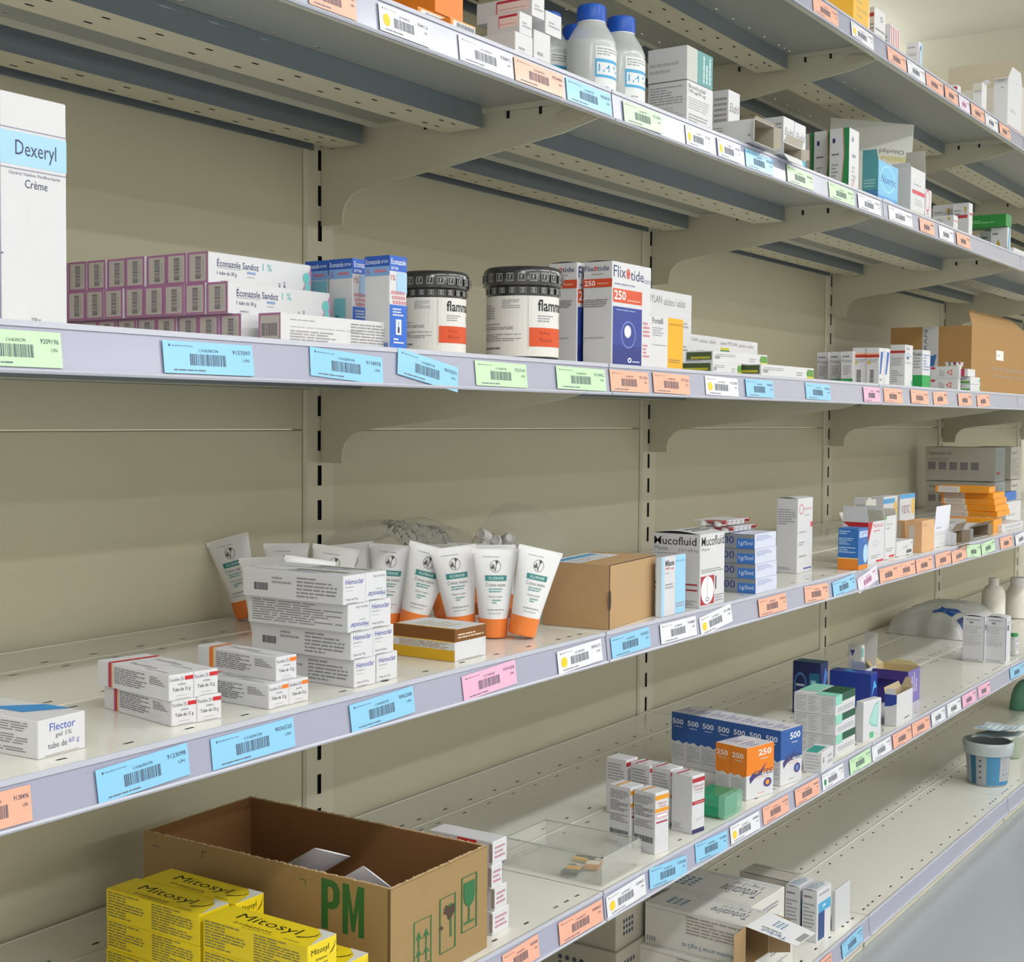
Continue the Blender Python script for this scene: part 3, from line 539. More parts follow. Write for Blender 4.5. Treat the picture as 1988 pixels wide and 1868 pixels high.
MU = [t('F', 'Mucofluid', .05, .83, .97, .96, K, 'b'), t('F', 'Mesna', .05, .765, .37, .81, '77777c'), t('L', 'Mucofluid', .03, .84, .92, .95, K, 'b'), t('L', 'Mesna', .04, .76, .32, .82, '77777c'), t('L', '3 ml = 600 mg', .55, .74, .95, .80, '8a8a90'), g('L', .04, .71, .8, .735, 1), r('F', .03, .03, .57, .42, 'b02838'), el('F', .04, .035, .56, .415, 'eeeef0'), el('F', .24, .07, .38, .13, K, .7), r('F', .29, .12, .30, .4, G1), g('F', .05, .46, .95, .52, 2), r('F', .62, .22, .66, .4, K), g('F', .6, .04, .95, .15, 3), r('L', .0, .30, .95, .32, 'a83038'), r('L', .0, .225, .95, .245, 'a83038'), g('L', .6, .02, .95, .1, 3), g('T', .2, .2, .9, .5, 2, '66666c')]
carton('large white carton with bold black lettering and thin red stripes', 'C', MU, at=(1358, 1181.3), R=1405.5, L=1266, top=1038, bow=.004)
NO = [r('L', 0, 0, 1, 1, '8b9098'), r('L', .62, 0, 1, .68, '3a78cc'), t('L', '1g/5ml', .66, .16, .96, .52, 'dfe8f4', 'b'), t('L', '500', .2, .3, .56, .8, '2c3c84', 'b'), r('F', 0, 0, 1, 1, 'd4d8ec'), g('F', .08, .5, .8, .9, 5, '6a78b8')]
for k in range(4):
    zb = [0, .0232, .0464, .0696][k]
    carton('small grey and blue carton, %s of the stack of four' % ('bottom one', 'second from bottom', 'third from bottom', 'topmost')[k], 'C', NO, col='d4d8ec', aty=(1466.5-.6*k, .006), W=.082, D=.078, H=.0228, base=zb, group='stack of grey and blue cartons')
for k in range(2):
    blister('white blister tray with red foil, %s on the blue carton stack' % ('lower', 'upper')[k], 'C', (1418, 1404)[k], .035, .0935+.0115*k, .098, .05, (6, 2), red=1, group='blister trays on the blue stack')
carton('tall slim white carton with red oval logo standing alone', 'C', [el('F', .1, .78, .38, .92, 'd06a74', .8), g('F', .4, .82, .95, .88, 1, 'c0a0b0'), g('F', .45, .75, .9, .78, 1), r('F', .85, .6, 1, .67, 'd05060'), g('F', .1, .53, .6, .56, 1), g('F', .1, .36, .6, .42, 2), g('F', .1, .2, .6, .24, 1), r('F', .4, .04, .95, .06, '5868b0'), g('L', .08, .64, .9, .86, 7, '8a8a90'), g('L', .1, .04, .7, .08, 2)], at=(1547, 1114), R=1576, L=1506, top=968, bow=.002)
carton('blue carton with orange base at the third bay edge, fourth shelf', 'C', [r('L', 0, 0, 1, .27, 'e08420'), r('F', 0, 0, 1, .12, 'e08420'), r('L', 0, .27, 1, .29, 'f4d898'), r('F', .1, .78, .95, .93, 'c4d4ec'), t('F', 'OPTI', .2, .81, .9, .9, '2a6ab4', 'b'), el('F', .5, .15, 1, .6, 'b0d8f0'), g('L', .05, .85, .6, .95, 2, '9ec4e8'), g('L', .05, .6, .8, .78, 4, '9ec4e8'), g('L', .05, .4, .9, .56, 3, '9ec4e8')], col='2a6ab4', at=(1665.5, 1108), R=1684, L=1626, top=1027)
oc = [t('F', 'Fluimucil', .3, .86, .9, .95, 'cc3a40'), g('F', .3, .75, .7, .8, 1, 'cc3a40'), el('F', .3, .42, .6, .56, 'b8b8bc', .8), g('F', .2, .12, .8, .22, 2), r('F', .5, .03, .95, .08, 'cc3a40'), pg('L', 0, .6, 1, 1, 'b8202a', [(0, 1), (1, 1), (1, 0)]), pg('F', 0, .5, .3, 1, 'b8202a', [(0, 1), (.9, 1), (0, 0)])]
open_carton('white open carton with torn red corner behind the blue and orange carton', 'C', oc, at=(1684.5, 1098), R=1716, top=1015, D=.05, flaps=(('L', .03, 8), ('R', .02, -15), ('B', .018, 30)))
open_carton('white open carton with green corner beside the one with red corner', 'C', [t('F', 'Nalcron', .1, .78, .7, .84, '8ab070'), g('F', .1, .68, .6, .74, 1), g('F', .1, .16, .8, .26, 2), r('F', .4, .03, .9, .08, 'cc3a40'), r('F', 0, .92, .12, 1, '58a838')], at=(1717, 1087), R=1738, top=1003, D=.04, flaps=(('L', .022, 20), ('B', .03, 0), ('R', .012, 10)))
carton('white and sky blue carton at the back, rightmost of the rear trio', 'C', [r('F', 0, .0, 1, .25, '5aa8dc'), r('F', 0, .9, 1, 1, '5aa8dc'), el('F', .75, .5, .98, .9, 'e8c060'), t('F', 'vanc', .1, .55, .65, .75, '9a8088')], aty=(1746, .16), R=1775, L=1738, top=961)
carton('white and sky blue carton at the back, behind the green-cornered open carton', 'C', [r('F', 0, .85, .8, .95, '5aa8dc'), el('F', .7, .5, .98, .9, 'e8c060'), g('F', .1, .3, .6, .7, 3)], aty=(1714, .13), R=1741, L=1690, top=965)
carton('plain white carton with teal edge at the back, leftmost of the rear trio', 'C', [r('F', .0, .2, .8, .96, '2c8a88'), g('L', .2, .6, .8, .9, 2, G2)], aty=(1684, .15), R=1690, L=1656, top=967)
carton('small flat white carton at the front edge before the peach cartons', 'C', [t('F', 'ULTRA', .4, .45, .7, .65, '8ab0a0'), bc('F', .6, .12, .92, .35), r('F', .85, .75, .95, .82, G1)], at=(1740, 1082), R=1772, D=.05, top=1053, rot=0)
open_carton('peach cardboard carton with glued flap, front one of the pair', 'C', [g('L', .25, .3, .55, .8, 1, 'd8cfc4', 'v'), r('L', .2, .2, .55, .82, 'cfc8be'), t('F', 'CLM', .1, .82, .35, .9, '8c6c4c'), g('F', .1, .74, .7, .77, 1, 'a88868'), g('F', .2, .35, .5, .38, 1, 'a88868')], col='e2b284', inner='b88a60', at=(1789, 1073), R=1813, L=1758, top=1012, flaps=(('R', .03, -100, .02),))
carton('peach cardboard carton, rear one half hidden by its pair', 'C', [r('L', .1, .2, .6, .9, 'cfc0ae')], col='d8a878', aty=(1757, .12), W=.03, L=1738, top=1012)
open_carton('tall white open carton standing with its lid flap bent up', 'C', [g('F', .1, .8, .8, .84, 1), g('F', .3, .5, .5, .53, 1), g('F', .4, .2, .6, .25, 1)], aty=(1812, .02), R=1841, D=.045, top=1034, inner='7c6a58', flaps=(('F', .055, 4, .02, ('8a7460', 'e6e6f2'), [g('S', .1, .1, .5, .2, 2)]), ('L', .03, 40, .1)))
open_carton('low white open carton lying with its end gaping, left of pair', 'C', [], aty=(1846, .01), R=1868, D=.09, H=.03, open='F', inner='8c7c68', flaps=(('L', .016, 30), ('T', .02, 60), ('D', .022, 5), ('R', .016, 25)))
open_carton('low white open carton lying with its end gaping, right of pair', 'C', [r('L', .2, .3, .8, .6, 'c0c8d8')], aty=(1880, .02), R=1918, D=.07, H=.028, open='F', inner='8c7c68', flaps=(('L', .018, 40), ('T', .02, 30), ('R', .014, 60)))
OR = [r('L', 0, 0, .05, 1, 'f0a030'), r('L', .05, 0, .46, 1, 'dcdad4'), g('L', .08, .2, .42, .8, 2, G2), r('F', 0, 0, 1, 1, 'f0a030'), g('L', .5, .2, .9, .8, 2, 'c88410')]
for k, (x1, x2, x3) in enumerate(((1928, 1942, None), (1936, 1952, 1866), (1932, 1949, 1864), (1930, 1946, 1862), (1928, 1942, 1860), (1920, 1924, 1847))):
    carton('flat amber and white carton, %s of the leaning stack of six' % ('lowest', 'second from bottom', 'third from bottom', 'fourth from bottom', 'fifth from bottom', 'topmost')[k], 'C', OR, col='eb9a1c', aty=(x1, .04+.004*k), R=x2+8, D=.13, H=.0148, base=.016+k*.0152-(.016 if k == 0 else 0)+(.0 if k else 0), rot=(0, 3, -2, 2, 0, 4)[k], group='leaning stack of amber cartons') if k else carton('flat amber and white carton, lowest of the leaning stack of six', 'C', OR, col='eb9a1c', aty=(1928, .03), R=1944, D=.12, H=.0308, base=0, group='leaning stack of amber cartons')
carton('bright blue carton standing behind the small white ones, far right', 'C', [], col='3a74c8', aty=(1944, .17), W=.16, D=.02, H=.066)
carton('white carton standing at the right picture edge before the blue carton', 'C', [g('F', .1, .3, .6, .5, 1, G2)], aty=(1953, .075), W=.15, D=.02, H=.058)
carton('flat white carton lying at the right picture edge', 'C', [g('F', .15, .3, .8, .7, 3), r('F', .7, .4, .9, .7, 'b8bcc8')], aty=(1945, .02), R=1986, D=.04, H=.0165, base=.0)
XY = [t('L', 'Xylocaïne 2%', .05, .74, .38, .86, '3c3c40', 'b'), g('L', .05, .58, .4, .68, 2)]+[r('L', .04+.155*i, .32, .15+.155*i, .55, '8b878c') for i in range(5)]+[g('L', .04+.155*i, .14, .14+.155*i, .28, 3, G2) for i in range(5)]+[r('F', 0, 0, 1, 1, '8f9492'), t('F', '20 mg', .15, .72, .7, .82, '6a6e70'), r('F', .12, .2, .5, .28, 'a04048')]
carton('large grey-white carton with pictograms, upper one at the back right', 'C', XY, col='c8c4ba', aty=(1931, .22), L=1796, W=.11, H=.1, base=.093, rot=0)
carton('large grey-white carton with pictograms, lower one at the back right', 'C', XY, col='c8c4ba', aty=(1931, .22), L=1796, W=.11, H=.091, group=None)
carton('large grey-white carton, upper one at the right picture edge', 'C', [t('F', 'Xylocaïne 2%', .05, .74, .6, .86, '3c3c40', 'b'), g('F', .05, .1, .8, .66, 10)], col='c8c4ba', aty=(1962, .225), W=.12, D=.1, H=.1, base=.093)
carton('large grey-white carton, lower one at the right picture edge', 'C', [t('F', 'Xylocaïne 2%', .05, .74, .6, .86, '3c3c40', 'b'), g('F', .05, .3, .8, .66, 5), r('F', 0, 0, 1, .3, '3a70c0')], col='c8c4ba', aty=(1962, .225), W=.12, D=.1, H=.091)
# ------------------------------------------------------------ hand cream tubes
TW, TH = .0288, .107
def tube_mesh():
    zc = .0235
    def prof(v):
        a = .0178+(TW-.0178)*v; c = .0172*max(0, 1-v)**.75+.0007
        return a, c
    b = MB(); n = 28; vs = []; rows = 14
    for j in range(rows+1):
        v = j/rows; a, c = prof(v)
        for i in range(n):
            p = i*2*math.pi/n; vs.append((a*math.cos(p), c*math.sin(p), zc+(TH-zc)*v))
    b.add(vs, [(j*n+i, j*n+(i+1) % n, (j+1)*n+(i+1) % n, (j+1)*n+i) for j in range(rows) for i in range(n)]+[tuple(rows*n+i for i in range(n))], M('e8e8ea', .3))
    b.box(-TW, TW, -.0009, .0009, TH-.005, TH+.001, M('eeeeee', .35))
    cap = MB(); cap.lathe([(.0155, 0), (.0172, .0015), (.0182, zc), (.0170, zc+.0005)], M('f0843c', .35), n=32)
    def S(u, v, o):
        a, c = prof(v); x = (-1+2*u)*a*.94; return (x, -(c*math.sqrt(max(0, 1-(x/a)**2))+o+.0002), zc+(TH-zc)*v)
    S.seg = 8
    l = MB(); T1 = '2f8484'
    l.prints({'S': S}, [g('S', .2, .885, .8, .905, 1), el('S', .36, .67, .64, .85, G1, .9), ('S', 'p', .40, .69, .60, .84, '4a4a44', [(.45, 0), (.52, 0), (.6, .55), (.95, 1), (.7, .9), (.5, .5)]), ('S', 'p', .40, .69, .58, .83, '5a5a50', [(.45, 0), (.5, .1), (.3, .7), (.05, .8), (.2, .5)]), el('S', .38, .72, .46, .77, '5a5a50'), el('S', .5, .8, .56, .85, '4a4a44'),
        r('S', .22, .55, .80, .63, T1), t('S', 'KLORANE', .32, .57, .72, .61, 'd8e8e8', 'b'), t('S', 'Crème mains', .22, .47, .78, .52, '77777a'), g('S', .3, .38, .72, .45, 2, T1), t('S', 'Hand cream', .3, .31, .7, .345, '88888a'), g('S', .38, .22, .66, .29, 2, T1), g('S', .22, .12, .78, .15, 1, G1), g('S', .24, .07, .76, .1, 1, G2)])
    return b, cap, l
tb = None
def tube(label, at=None, aty=None, tilt=0, yaw=-50, sc=1, back=0, dz=0):
    global tb
    z = SZ['C']+.0008+dz
    if at: x, y = onz(at[0], at[1], z)
    else: y = aty[1]; x = ony(aty[0], y, z)
    if tb is None:
        b, c, l = tube_mesh(); e = empty('cream_tube', (0, 0, 0)); q = b.build('tube_body', e, smooth=True); c.build('cap', e, smooth=True); l.build('printed_label', q); tb = e
    else: e = copy_tree(tb)
    e.location = (x, y, z+.0156*abs(math.sin(math.radians(tilt)))+.0156*abs(math.sin(math.radians(back))))
    e.rotation_euler = (Matrix.Rotation(math.radians(yaw), 4, 'Z') @ Matrix.Rotation(math.radians(tilt), 4, 'Y') @ Matrix.Rotation(math.radians(back), 4, 'X')).to_euler()
    return tag(e, label, 'cream tube', 'white hand cream tubes with orange caps')
tube('white hand cream tube with orange cap, leftmost of the three in front', at=(898, 1232), tilt=-7, yaw=-48)
tube('white hand cream tube with orange cap, upright middle one of the three in front', at=(957, 1236), tilt=1, yaw=-46)
tube('white hand cream tube with orange cap, leaning right, nearest the brown cardboard carton', at=(1012, 1238), tilt=13, yaw=-40)
tube('white hand cream tube leaning right above the ochre-banded carton, behind the front three', aty=(798, .19), tilt=14, yaw=-50)
tube('white hand cream tube upright, half covered by the tall stack of blue-lettered cartons', aty=(750, .226), tilt=4, yaw=-55)
tube('white hand cream tube peeking out directly above the blue-lettered stack', aty=(698, .26), tilt=-6, yaw=-50)
tube('white hand cream tube leaning left, leftmost of all the tubes', at=(484, 1203), tilt=-16, yaw=-58)
tube('white hand cream tube beside the leftmost one, lower half hidden by the stack', aty=(520, .235), tilt=-2, yaw=-50)
tube('white hand cream tube leaning right behind the top of the blue-lettered stack', aty=(573, .195), tilt=9, yaw=-44)
tube('white hand cream tube at the back of the left group, only its crimp showing', aty=(556, .34), tilt=0, yaw=-45)
tube('white hand cream tube leaning right, rightmost of the left group', aty=(626, .265), tilt=9, yaw=-40)
tube('white hand cream tube behind the front three, only its top edge showing, left', aty=(868, .212), tilt=-2, back=-38, yaw=-44)
tube('white hand cream tube behind the front three, only its top edge showing, middle', aty=(918, .208), tilt=2, back=-40, yaw=-46)
tube('white hand cream tube behind the front three, only its top edge showing, right', aty=(975, .155), tilt=0, back=-38, yaw=-46)
# ------------------------------------------------------------ plastic bags
CLR = M('dfe0dc', .15, kind='clear', op=.2)
def bag(label, sh, c, size, col=CLR, seed=1, rz=0, prints=None, amp=.12, zig=None):
    nx, ny = 46, 22; rnd = random.Random(seed); ph = [(rnd.uniform(12, 45), rnd.uniform(12, 45), rnd.uniform(0, 6), rnd.uniform(.3, 1)) for _ in range(9)]
    L, D, H = size; e = empty('plastic_bag', c, math.radians(rz)); tag(e, label, 'plastic bag', None)
    def P(u, v, s):
        x, y = (u-.5)*L, (v-.5)*D; edge = max(0, 1-abs(2*u-1)**4)*max(0, 1-abs(2*v-1)**3)
        w = sum(a*math.sin(fx*x+fy*y+p) for fx, fy, p, a in ph)/5
        h = H*edge**.5*(.5+.32*w) if s > 0 else 0
        hh = H*edge**.5*(.78+amp*w+.02*math.sin(150*x+p_*v)) if s > 0 else .0012*edge
        return (x+.004*math.sin(90*y), y+.004*math.sin(70*x+seed), max(.0004, hh))
    p_ = 30
    b = MB()
    for s in (1, 0):
        vs = [P(i/nx, j/ny, s) for j in range(ny+1) for i in range(nx+1)]
        b.add(vs, [(j*(nx+1)+i, j*(nx+1)+i+1, (j+1)*(nx+1)+i+1, (j+1)*(nx+1)+i) for j in range(ny) for i in range(nx)], col)
    b.build('film', e, smooth=True)
    if zig:
        b = MB(); pts = [P(zig, j/ny, 1) for j in range(ny+1)]
        for p, q in zip(pts, pts[1:]): b.quad((p[0], p[1], p[2]+.0006), (p[0]+.0022, p[1], p[2]+.0006), (q[0]+.0022, q[1], q[2]+.0006), (q[0], q[1], q[2]+.0006), M('c04050', .4))
        b.build('zip_seal', e)
    if prints:
        b = MB(); f = lambda u, v, o: tuple(Vector(P(u, v, 1))+Vector((0, 0, o+.0008))); f.seg = 24; f.segv = 24
        b.prints({'S': f}, prints); b.build('printed_label', e)
    return e
zc = SZ['C']
bx = ony(850, .335, zc+.08)
bag('clear zip bag of long swabs lying behind the hand cream tubes', 'C', (ony(800, .36, zc+.1), .375, zc+.001), (.27, .16, zat(ony(800, .375, zc+.1), .375, 976)-zc), seed=3, rz=-3, zig=.95, amp=.2,
    prints=[r('S', .25, .05, .62, .45, 'b8b6aa'), t('S', '2 CANULES', .27, .1, .30, .38, '4a4a4c', 'l'), t('S', 'A USAGE UNIQUE', .32, .08, .345, .42, '4a4a4c', 'l'), g('S', .38, .08, .60, .40, 8, '8a8a8c', 'v')])
bag('small clear crumpled zip bag resting between the tubes and brown carton', 'C', (ony(1005, .36, zc+.1), .36, zc+.001), (.14, .13, zat(ony(1005, .36, zc+.1), .36, 985)-zc), seed=8, rz=-6, zig=.08, amp=.35)
bag('clear bag end with red seal standing by the first upright', 'C', (ony(626, .36, zc+.06), .36, zc+.001), (.05, .12, .11), seed=5, rz=8, zig=.1)
TIP = [(940, 1039, -30), (937, 1062, 20), (963, 1050, -10), (985, 1046, 15), (1000, 1064, -5)]
for i, (px, py, ro) in enumerate(TIP):
    d = ray(px, py); tt = (.265-CAM.y)/d.y; c = CAM+d*tt
    e = empty('capped_sample_tube', c); A = Matrix.Rotation(math.radians(-50), 4, 'Z') @ Matrix.Rotation(math.radians(75), 4, 'X') @ Matrix.Rotation(math.radians(ro), 4, 'Y')
    b = MB(); b.lathe([(.0062, -.012), (.0078, -.011), (.0080, .010), (.0066, .012), (.0060, .0122), (.0056, .010), (0, .010)], M('ececec', .35), n=20, axis=A); b.build('cap', e, smooth=True)
    b = MB(); b.lathe([(.0055, -.012), (.0055, -.07), (.001, -.075)], M('e4e4e2', .2, kind='clear', op=.45), n=16, axis=A); b.build('tube', e, smooth=True)
    tag(e, 'white-capped sample tube at the bags above the hand cream, %s from the left' % ORD[i+1], 'sample tube', 'white-capped sample tubes')
# =================================================== shelf D
def DX(*a): return onz(*a, SZ['D'])
# big PM carton
PMH = .1165
e = None
px_, py_ = -.414, .010
b_col = M('a08458', .75, kind='board', sc=30, amt=.07, bs=140, bump=.3)
GR = '2c7040'
def frame(u0, v0, u1, v1): return [r('F', u0, v0, u1, v0+.008, GR), r('F', u0, v1-.008, u1, v1, GR), r('F', u0, v0, u0+.012, v1, GR), r('F', u1-.012, v0, u1, v1, GR)]
def arrow(u, v, w=.07, h=.16): return [pg('F', u, v+h*.45, u+w, v+h, GR, [(0, 0), (.5, 1), (1, 0), (.65, .25), (.35, .25)]), r('F', u+w*.4, v, u+w*.6, v+h*.6, GR)]
pmp = [pg('L', .745, .50, .815, .96, '2a6a38', [(0, 0), (0, 1), (.6, 1), (.85, .95), (1, .82), (1, .6), (.85, .47), (.6, .42), (.36, .42), (.36, 0)]), pg('L', .745, .50, .815, .96, 'a08458', [(.36, .56), (.36, .86), (.55, .86), (.64, .8), (.64, .62), (.55, .56)]), pg('L', .825, .50, .905, .96, '2a6a38', [(0, 0), (0, 1), (.3, 1), (.5, .42), (.7, 1), (1, 1), (1, 0), (.74, 0), (.74, .6), (.57, .08), (.43, .08), (.26, .6), (.26, 0)]), r('L', .66, .90, .685, .907, GR), r('L', .683, .86, .686, .907, GR), r('L', .26, .93, .28, .938, '3a4a34'), r('L', .26, .87, .263, .938, '3a4a34'), g('L', .04, .86, .1, .9, 1, '4a4434'), r('F', 0, .995, 1, 1, '8a6a42')]
pmp += frame(.22, .12, .40, .60)+arrow(.235, .34)+arrow(.31, .34)+arrow(.235, .2, .07, .14)+arrow(.31, .2, .07, .14)+[r('F', .245, .155, .375, .185, GR)]
pmp += frame(.48, .18, .65, .70)+[pg('F', .5, .30, .62, .62, GR, [(.1, .9), (.9, 1), (.95, .8), (.85, .75), (.9, 0), (.75, 0), (.7, .8)]), pg('F', .52, .47, .64, .62, '4a3626', [(0, .5), (.2, 1), (.5, .8), (.9, .9), (1, .4), (.7, .1), (.4, 0), (.3, .4)]), pg('F', .47, .40, .52, .45, '4a3626', [(0, .5), (.5, 1), (1, .3), (.6, 0)])]
pmp += frame(.71, .27, .88, .80)+[el('F', .735, .50, .855, .74, GR), pg('F', .735, .62, .855, .74, GR, [(0, 0), (0, 1), (1, 1), (1, 0)]), r('F', .785, .36, .80, .54, GR), r('F', .74, .34, .85, .36, GR)]
x, y, z = px_, py_, SZ['D']+.0006
pm = empty('cardboard_box', (x, y, z), math.radians(1)); tag(pm, 'large open cardboard box with green lettering and shipping symbols, holding tubes', 'cardboard box')
b = MB(); W_, D_ = .178, .362; inn = M('5e3a1c', .8); th = .004
b.box(0, W_, 0, th, 0, PMH, b_col, 'FRLT'); b.box(0, th, 0, D_, 0, PMH, b_col, 'LBT'); b.box(W_-th, W_, 0, D_, 0, PMH, b_col, 'RT'); b.box(0, W_, D_-th, D_, 0, PMH, b_col, 'BT')
inn = M('8a6038', .8, kind='board', sc=30, amt=.06, bs=140)
b.box(th, W_-th, th, D_-th, .003, PMH, inn, ''); 
for q in (((th, th, .003), (W_-th, th, .003), (W_-th, th, PMH), (th, th, PMH)), ((th, th, .003), (th, D_-th, .003), (th, D_-th, PMH), (th, th, PMH)), ((W_-th, th, .003), (W_-th, D_-th, .003), (W_-th, D_-th, PMH), (W_-th, th, PMH)), ((th, D_-th, .003), (W_-th, D_-th, .003), (W_-th, D_-th, PMH), (th, D_-th, PMH)), ((th, th, .003), (W_-th, th, .003), (W_-th, D_-th, .003), (th, D_-th, .003))): b.quad(*q, inn)
# ragged torn rim
rr = random.Random(3)
for (ax, ay, bx_, by_) in ((0, 0, W_, 0), (0, 0, 0, D_), (W_, 0, W_, D_), (0, D_, W_, D_)):
    n = int(math.hypot(bx_-ax, by_-ay)/.004)
    for k in range(n):
        u0, u1 = k/n, (k+.8)/n; h = rr.uniform(.0002, .0016); dx, dy = (bx_-ax), (by_-ay); t1 = .0012
        X0, Y0, X1, Y1 = ax+dx*u0, ay+dy*u0, ax+dx*u1, ay+dy*u1
        if dx: b.box(X0, X1, abs(Y0-.0012) if Y0 else .001, (Y0 or .0)+.003 if not Y0 else Y0-.0005, PMH, PMH+h, M('cbb088', .8))
        else: b.box(.001 if not X0 else X0-.003, .003 if not X0 else X0-.001, Y0, Y1, PMH, PMH+h, M('cbb088', .8))
b.prints(boxfaces(W_, D_, PMH), pmp); b.build('box_walls', pm)
def lying_tube(label, x, y, z, L, R, rz, tilt, pr, roll=0, name='ointment_tube'):
    e = empty(name, (x, y, z)); e.rotation_euler = (Matrix.Rotation(math.radians(rz), 4, 'Z') @ Matrix.Rotation(math.radians(-tilt), 4, 'Y') @ Matrix.Rotation(math.radians(roll), 4, 'X')).to_euler(); tag(e, label, 'ointment tube')
    b = MB(); n = 20; rows = 10; vs = []
    for j in range(rows+1):
        v = j/rows; a = R*(.8+.35*v); c = R*.75*max(0, 1-v)**.6+.0008
        for i in range(n): p = i*2*math.pi/n; vs.append((v*L, a*math.cos(p), c*math.sin(p)))
    b.add(vs, [(j*n+i, (j+1)*n+i, (j+1)*n+(i+1) % n, j*n+(i+1) % n) for j in range(rows) for i in range(n)]+[tuple(range(n)), tuple(rows*n+i for i in range(n))], M('dcdce4', .3)); b.build('tube_body', e, smooth=True)
    b = MB(); b.lathe([(R*.6, -.02), (R*.7, -.018), (R*.75, 0)], M('e6e6ea', .4), n=20, axis=Matrix.Rotation(math.radians(90), 4, 'Y')); b.build('cap', e, smooth=True)
    def S(u, v, o):
        a = R*(.8+.35*u); c = R*.75*max(0, 1-u)**.6+.0008; yy = (-1+2*v)*a*.9; return (u*L, yy, c*math.sqrt(max(0, 1-(yy/a)**2))+o)
    S.seg = 8; b = MB(); b.prints({'S': S}, pr); b.build('printed_label', e)
lying_tube('silvery white tube with small violet and blue marks lying inside the open box', -.338, .27, SZ['D']+.038, .155, .021, -98, 31, [r('S', .1, .2, .16, .6, '3a5a9a'), r('S', .28, .35, .4, .55, 'a0a0c8'), r('S', .5, .3, .6, .5, 'a098c0'), g('S', .2, .1, .8, .2, 1, G2)], roll=-25)
lying_tube('white tube with blue lettering poking up at the box corner', -.376, .185, SZ['D']+.034, .145, .02, -88, 31, [t('S', 'bépouce', .28, .42, .78, .75, '5a7cc0'), g('S', .3, .25, .7, .34, 1, '7a90c8'), r('S', .9, 0, .905, 1, G2)], roll=-50)
# yellow cartons
MIT_T = [t('T', 'Mitosyl', .18, .22, .72, .78, '2a2610', 'd'), t('T', 'Irritations', .06, .3, .2, .7, '3a3210', 'd'), ('T', 'o', .1, .06, .6, .42, '2a2610', .93), pg('T', 0, 0, 1, .2, 'dcdcd8', [(.1, 0), (1, 0), (1, .9), (.75, .3)]), g('T', .05, .12, .12, .35, 1, '3a3210', 'v'), g('T', .04, .3, .1, .9, 1, '5a5010', 'v'), g('T', .86, .3, .92, .9, 1, '5a5010', 'v')]
MIT_T = [t('T', 'Mitosyl', .30, .22, .74, .80, '2a2610', 'd'), t('T', 'Irritations', .12, .38, .26, .74, '3a3210', 'd'), pg('T', 0, 0, 1, .17, 'd8d8d4', [(.05, 0), (1, 0), (1, 1), (.7, .35)]), g('T', .06, .1, .11, .3, 1, '3a3210', 'v'), g('T', .03, .35, .07, .92, 1, '5a5010', 'v'), ('T', 'p', .3, .08, .82, .24, '2a2610', [(0, .6), (.25, .2), (.6, 0), (1, .1), (.6, .08), (.28, .3), (.06, .75)])]
MIT = MIT_T+[g('L', .02, .08, .42, .95, 9, '6a5c10'), g('L', .5, .08, .93, .95, 10, '6a5c10'), t('F', 'Mitosyl', .12, .6, .72, .84, '3a3210'), t('F', 'Irritations', .28, .44, .66, .54, '4a4010'), g('F', .15, .14, .7, .36, 3, '6a5c10'), ('F', 'p', .7, .5, .96, .9, '3a3210', [(0, 0), (.5, .1), (.8, .4), (1, 1), (.75, .5), (.45, .2)])]
MZ = .0322; z0 = SZ['D']+.0006
for nm, x, y, lv in (('lowest in the left rear pile', -.538, .157, 0), ('middle one in the left rear pile', -.537, .157, 1), ('topmost in the left rear pile', -.5375, .157, 2),
                     ('topmost in the right rear pile, against the cardboard box', -.494, .150, 2), ('middle one in the right rear pile', -.494, .150, 1), ('lowest in the right rear pile', -.494, .150, 0),
                     ('topmost in the front left pile', -.539, .010, 2), ('middle one in the front left pile', -.539, .010, 1), ('lowest in the front left pile', -.539, .010, 0),
                     ('upper one in the low front right pile', -.4955, .006, 1), ('lower one in the low front right pile', -.495, .006, 0)):
    b = MB(); W1, D1 = .0418, .1405; shell(b, W1, D1, MZ-.0003, M('ecd21c', .42)); b.prints(boxfaces(W1, D1, MZ-.0003), MIT)
    o = b.build('ointment_carton', loc=(x, y, z0+lv*(MZ+.0001))); tag(o, 'yellow ointment carton, %s' % nm, 'carton', 'yellow ointment cartons')
RW = [g('F', .15, .2, .85, .8, 3, 'b0607a'), r('L', .45, .75, .75, .95, 'd83038'), r('L', .95, .1, 1, .9, 'a89a94'), g('L', .2, .2, .8, .6, 3, G2)]
zq = [0, .0275, .055, .0825]
for k, (x2, py) in enumerate(((988, 1800), (984, 1740), (975, 1680), (984, 1640))):
    carton('small white carton with pink lettering, %s of four beside the big box' % ('lowest', 'second from bottom', 'third from bottom', 'topmost')[k], 'D', RW, aty=(956+(0, 4, -2, 0)[k], .028), R=x2, D=.09, H=.0272, base=zq[k], group='white cartons with pink lettering', rot=(0, 2, -1, 1)[k])
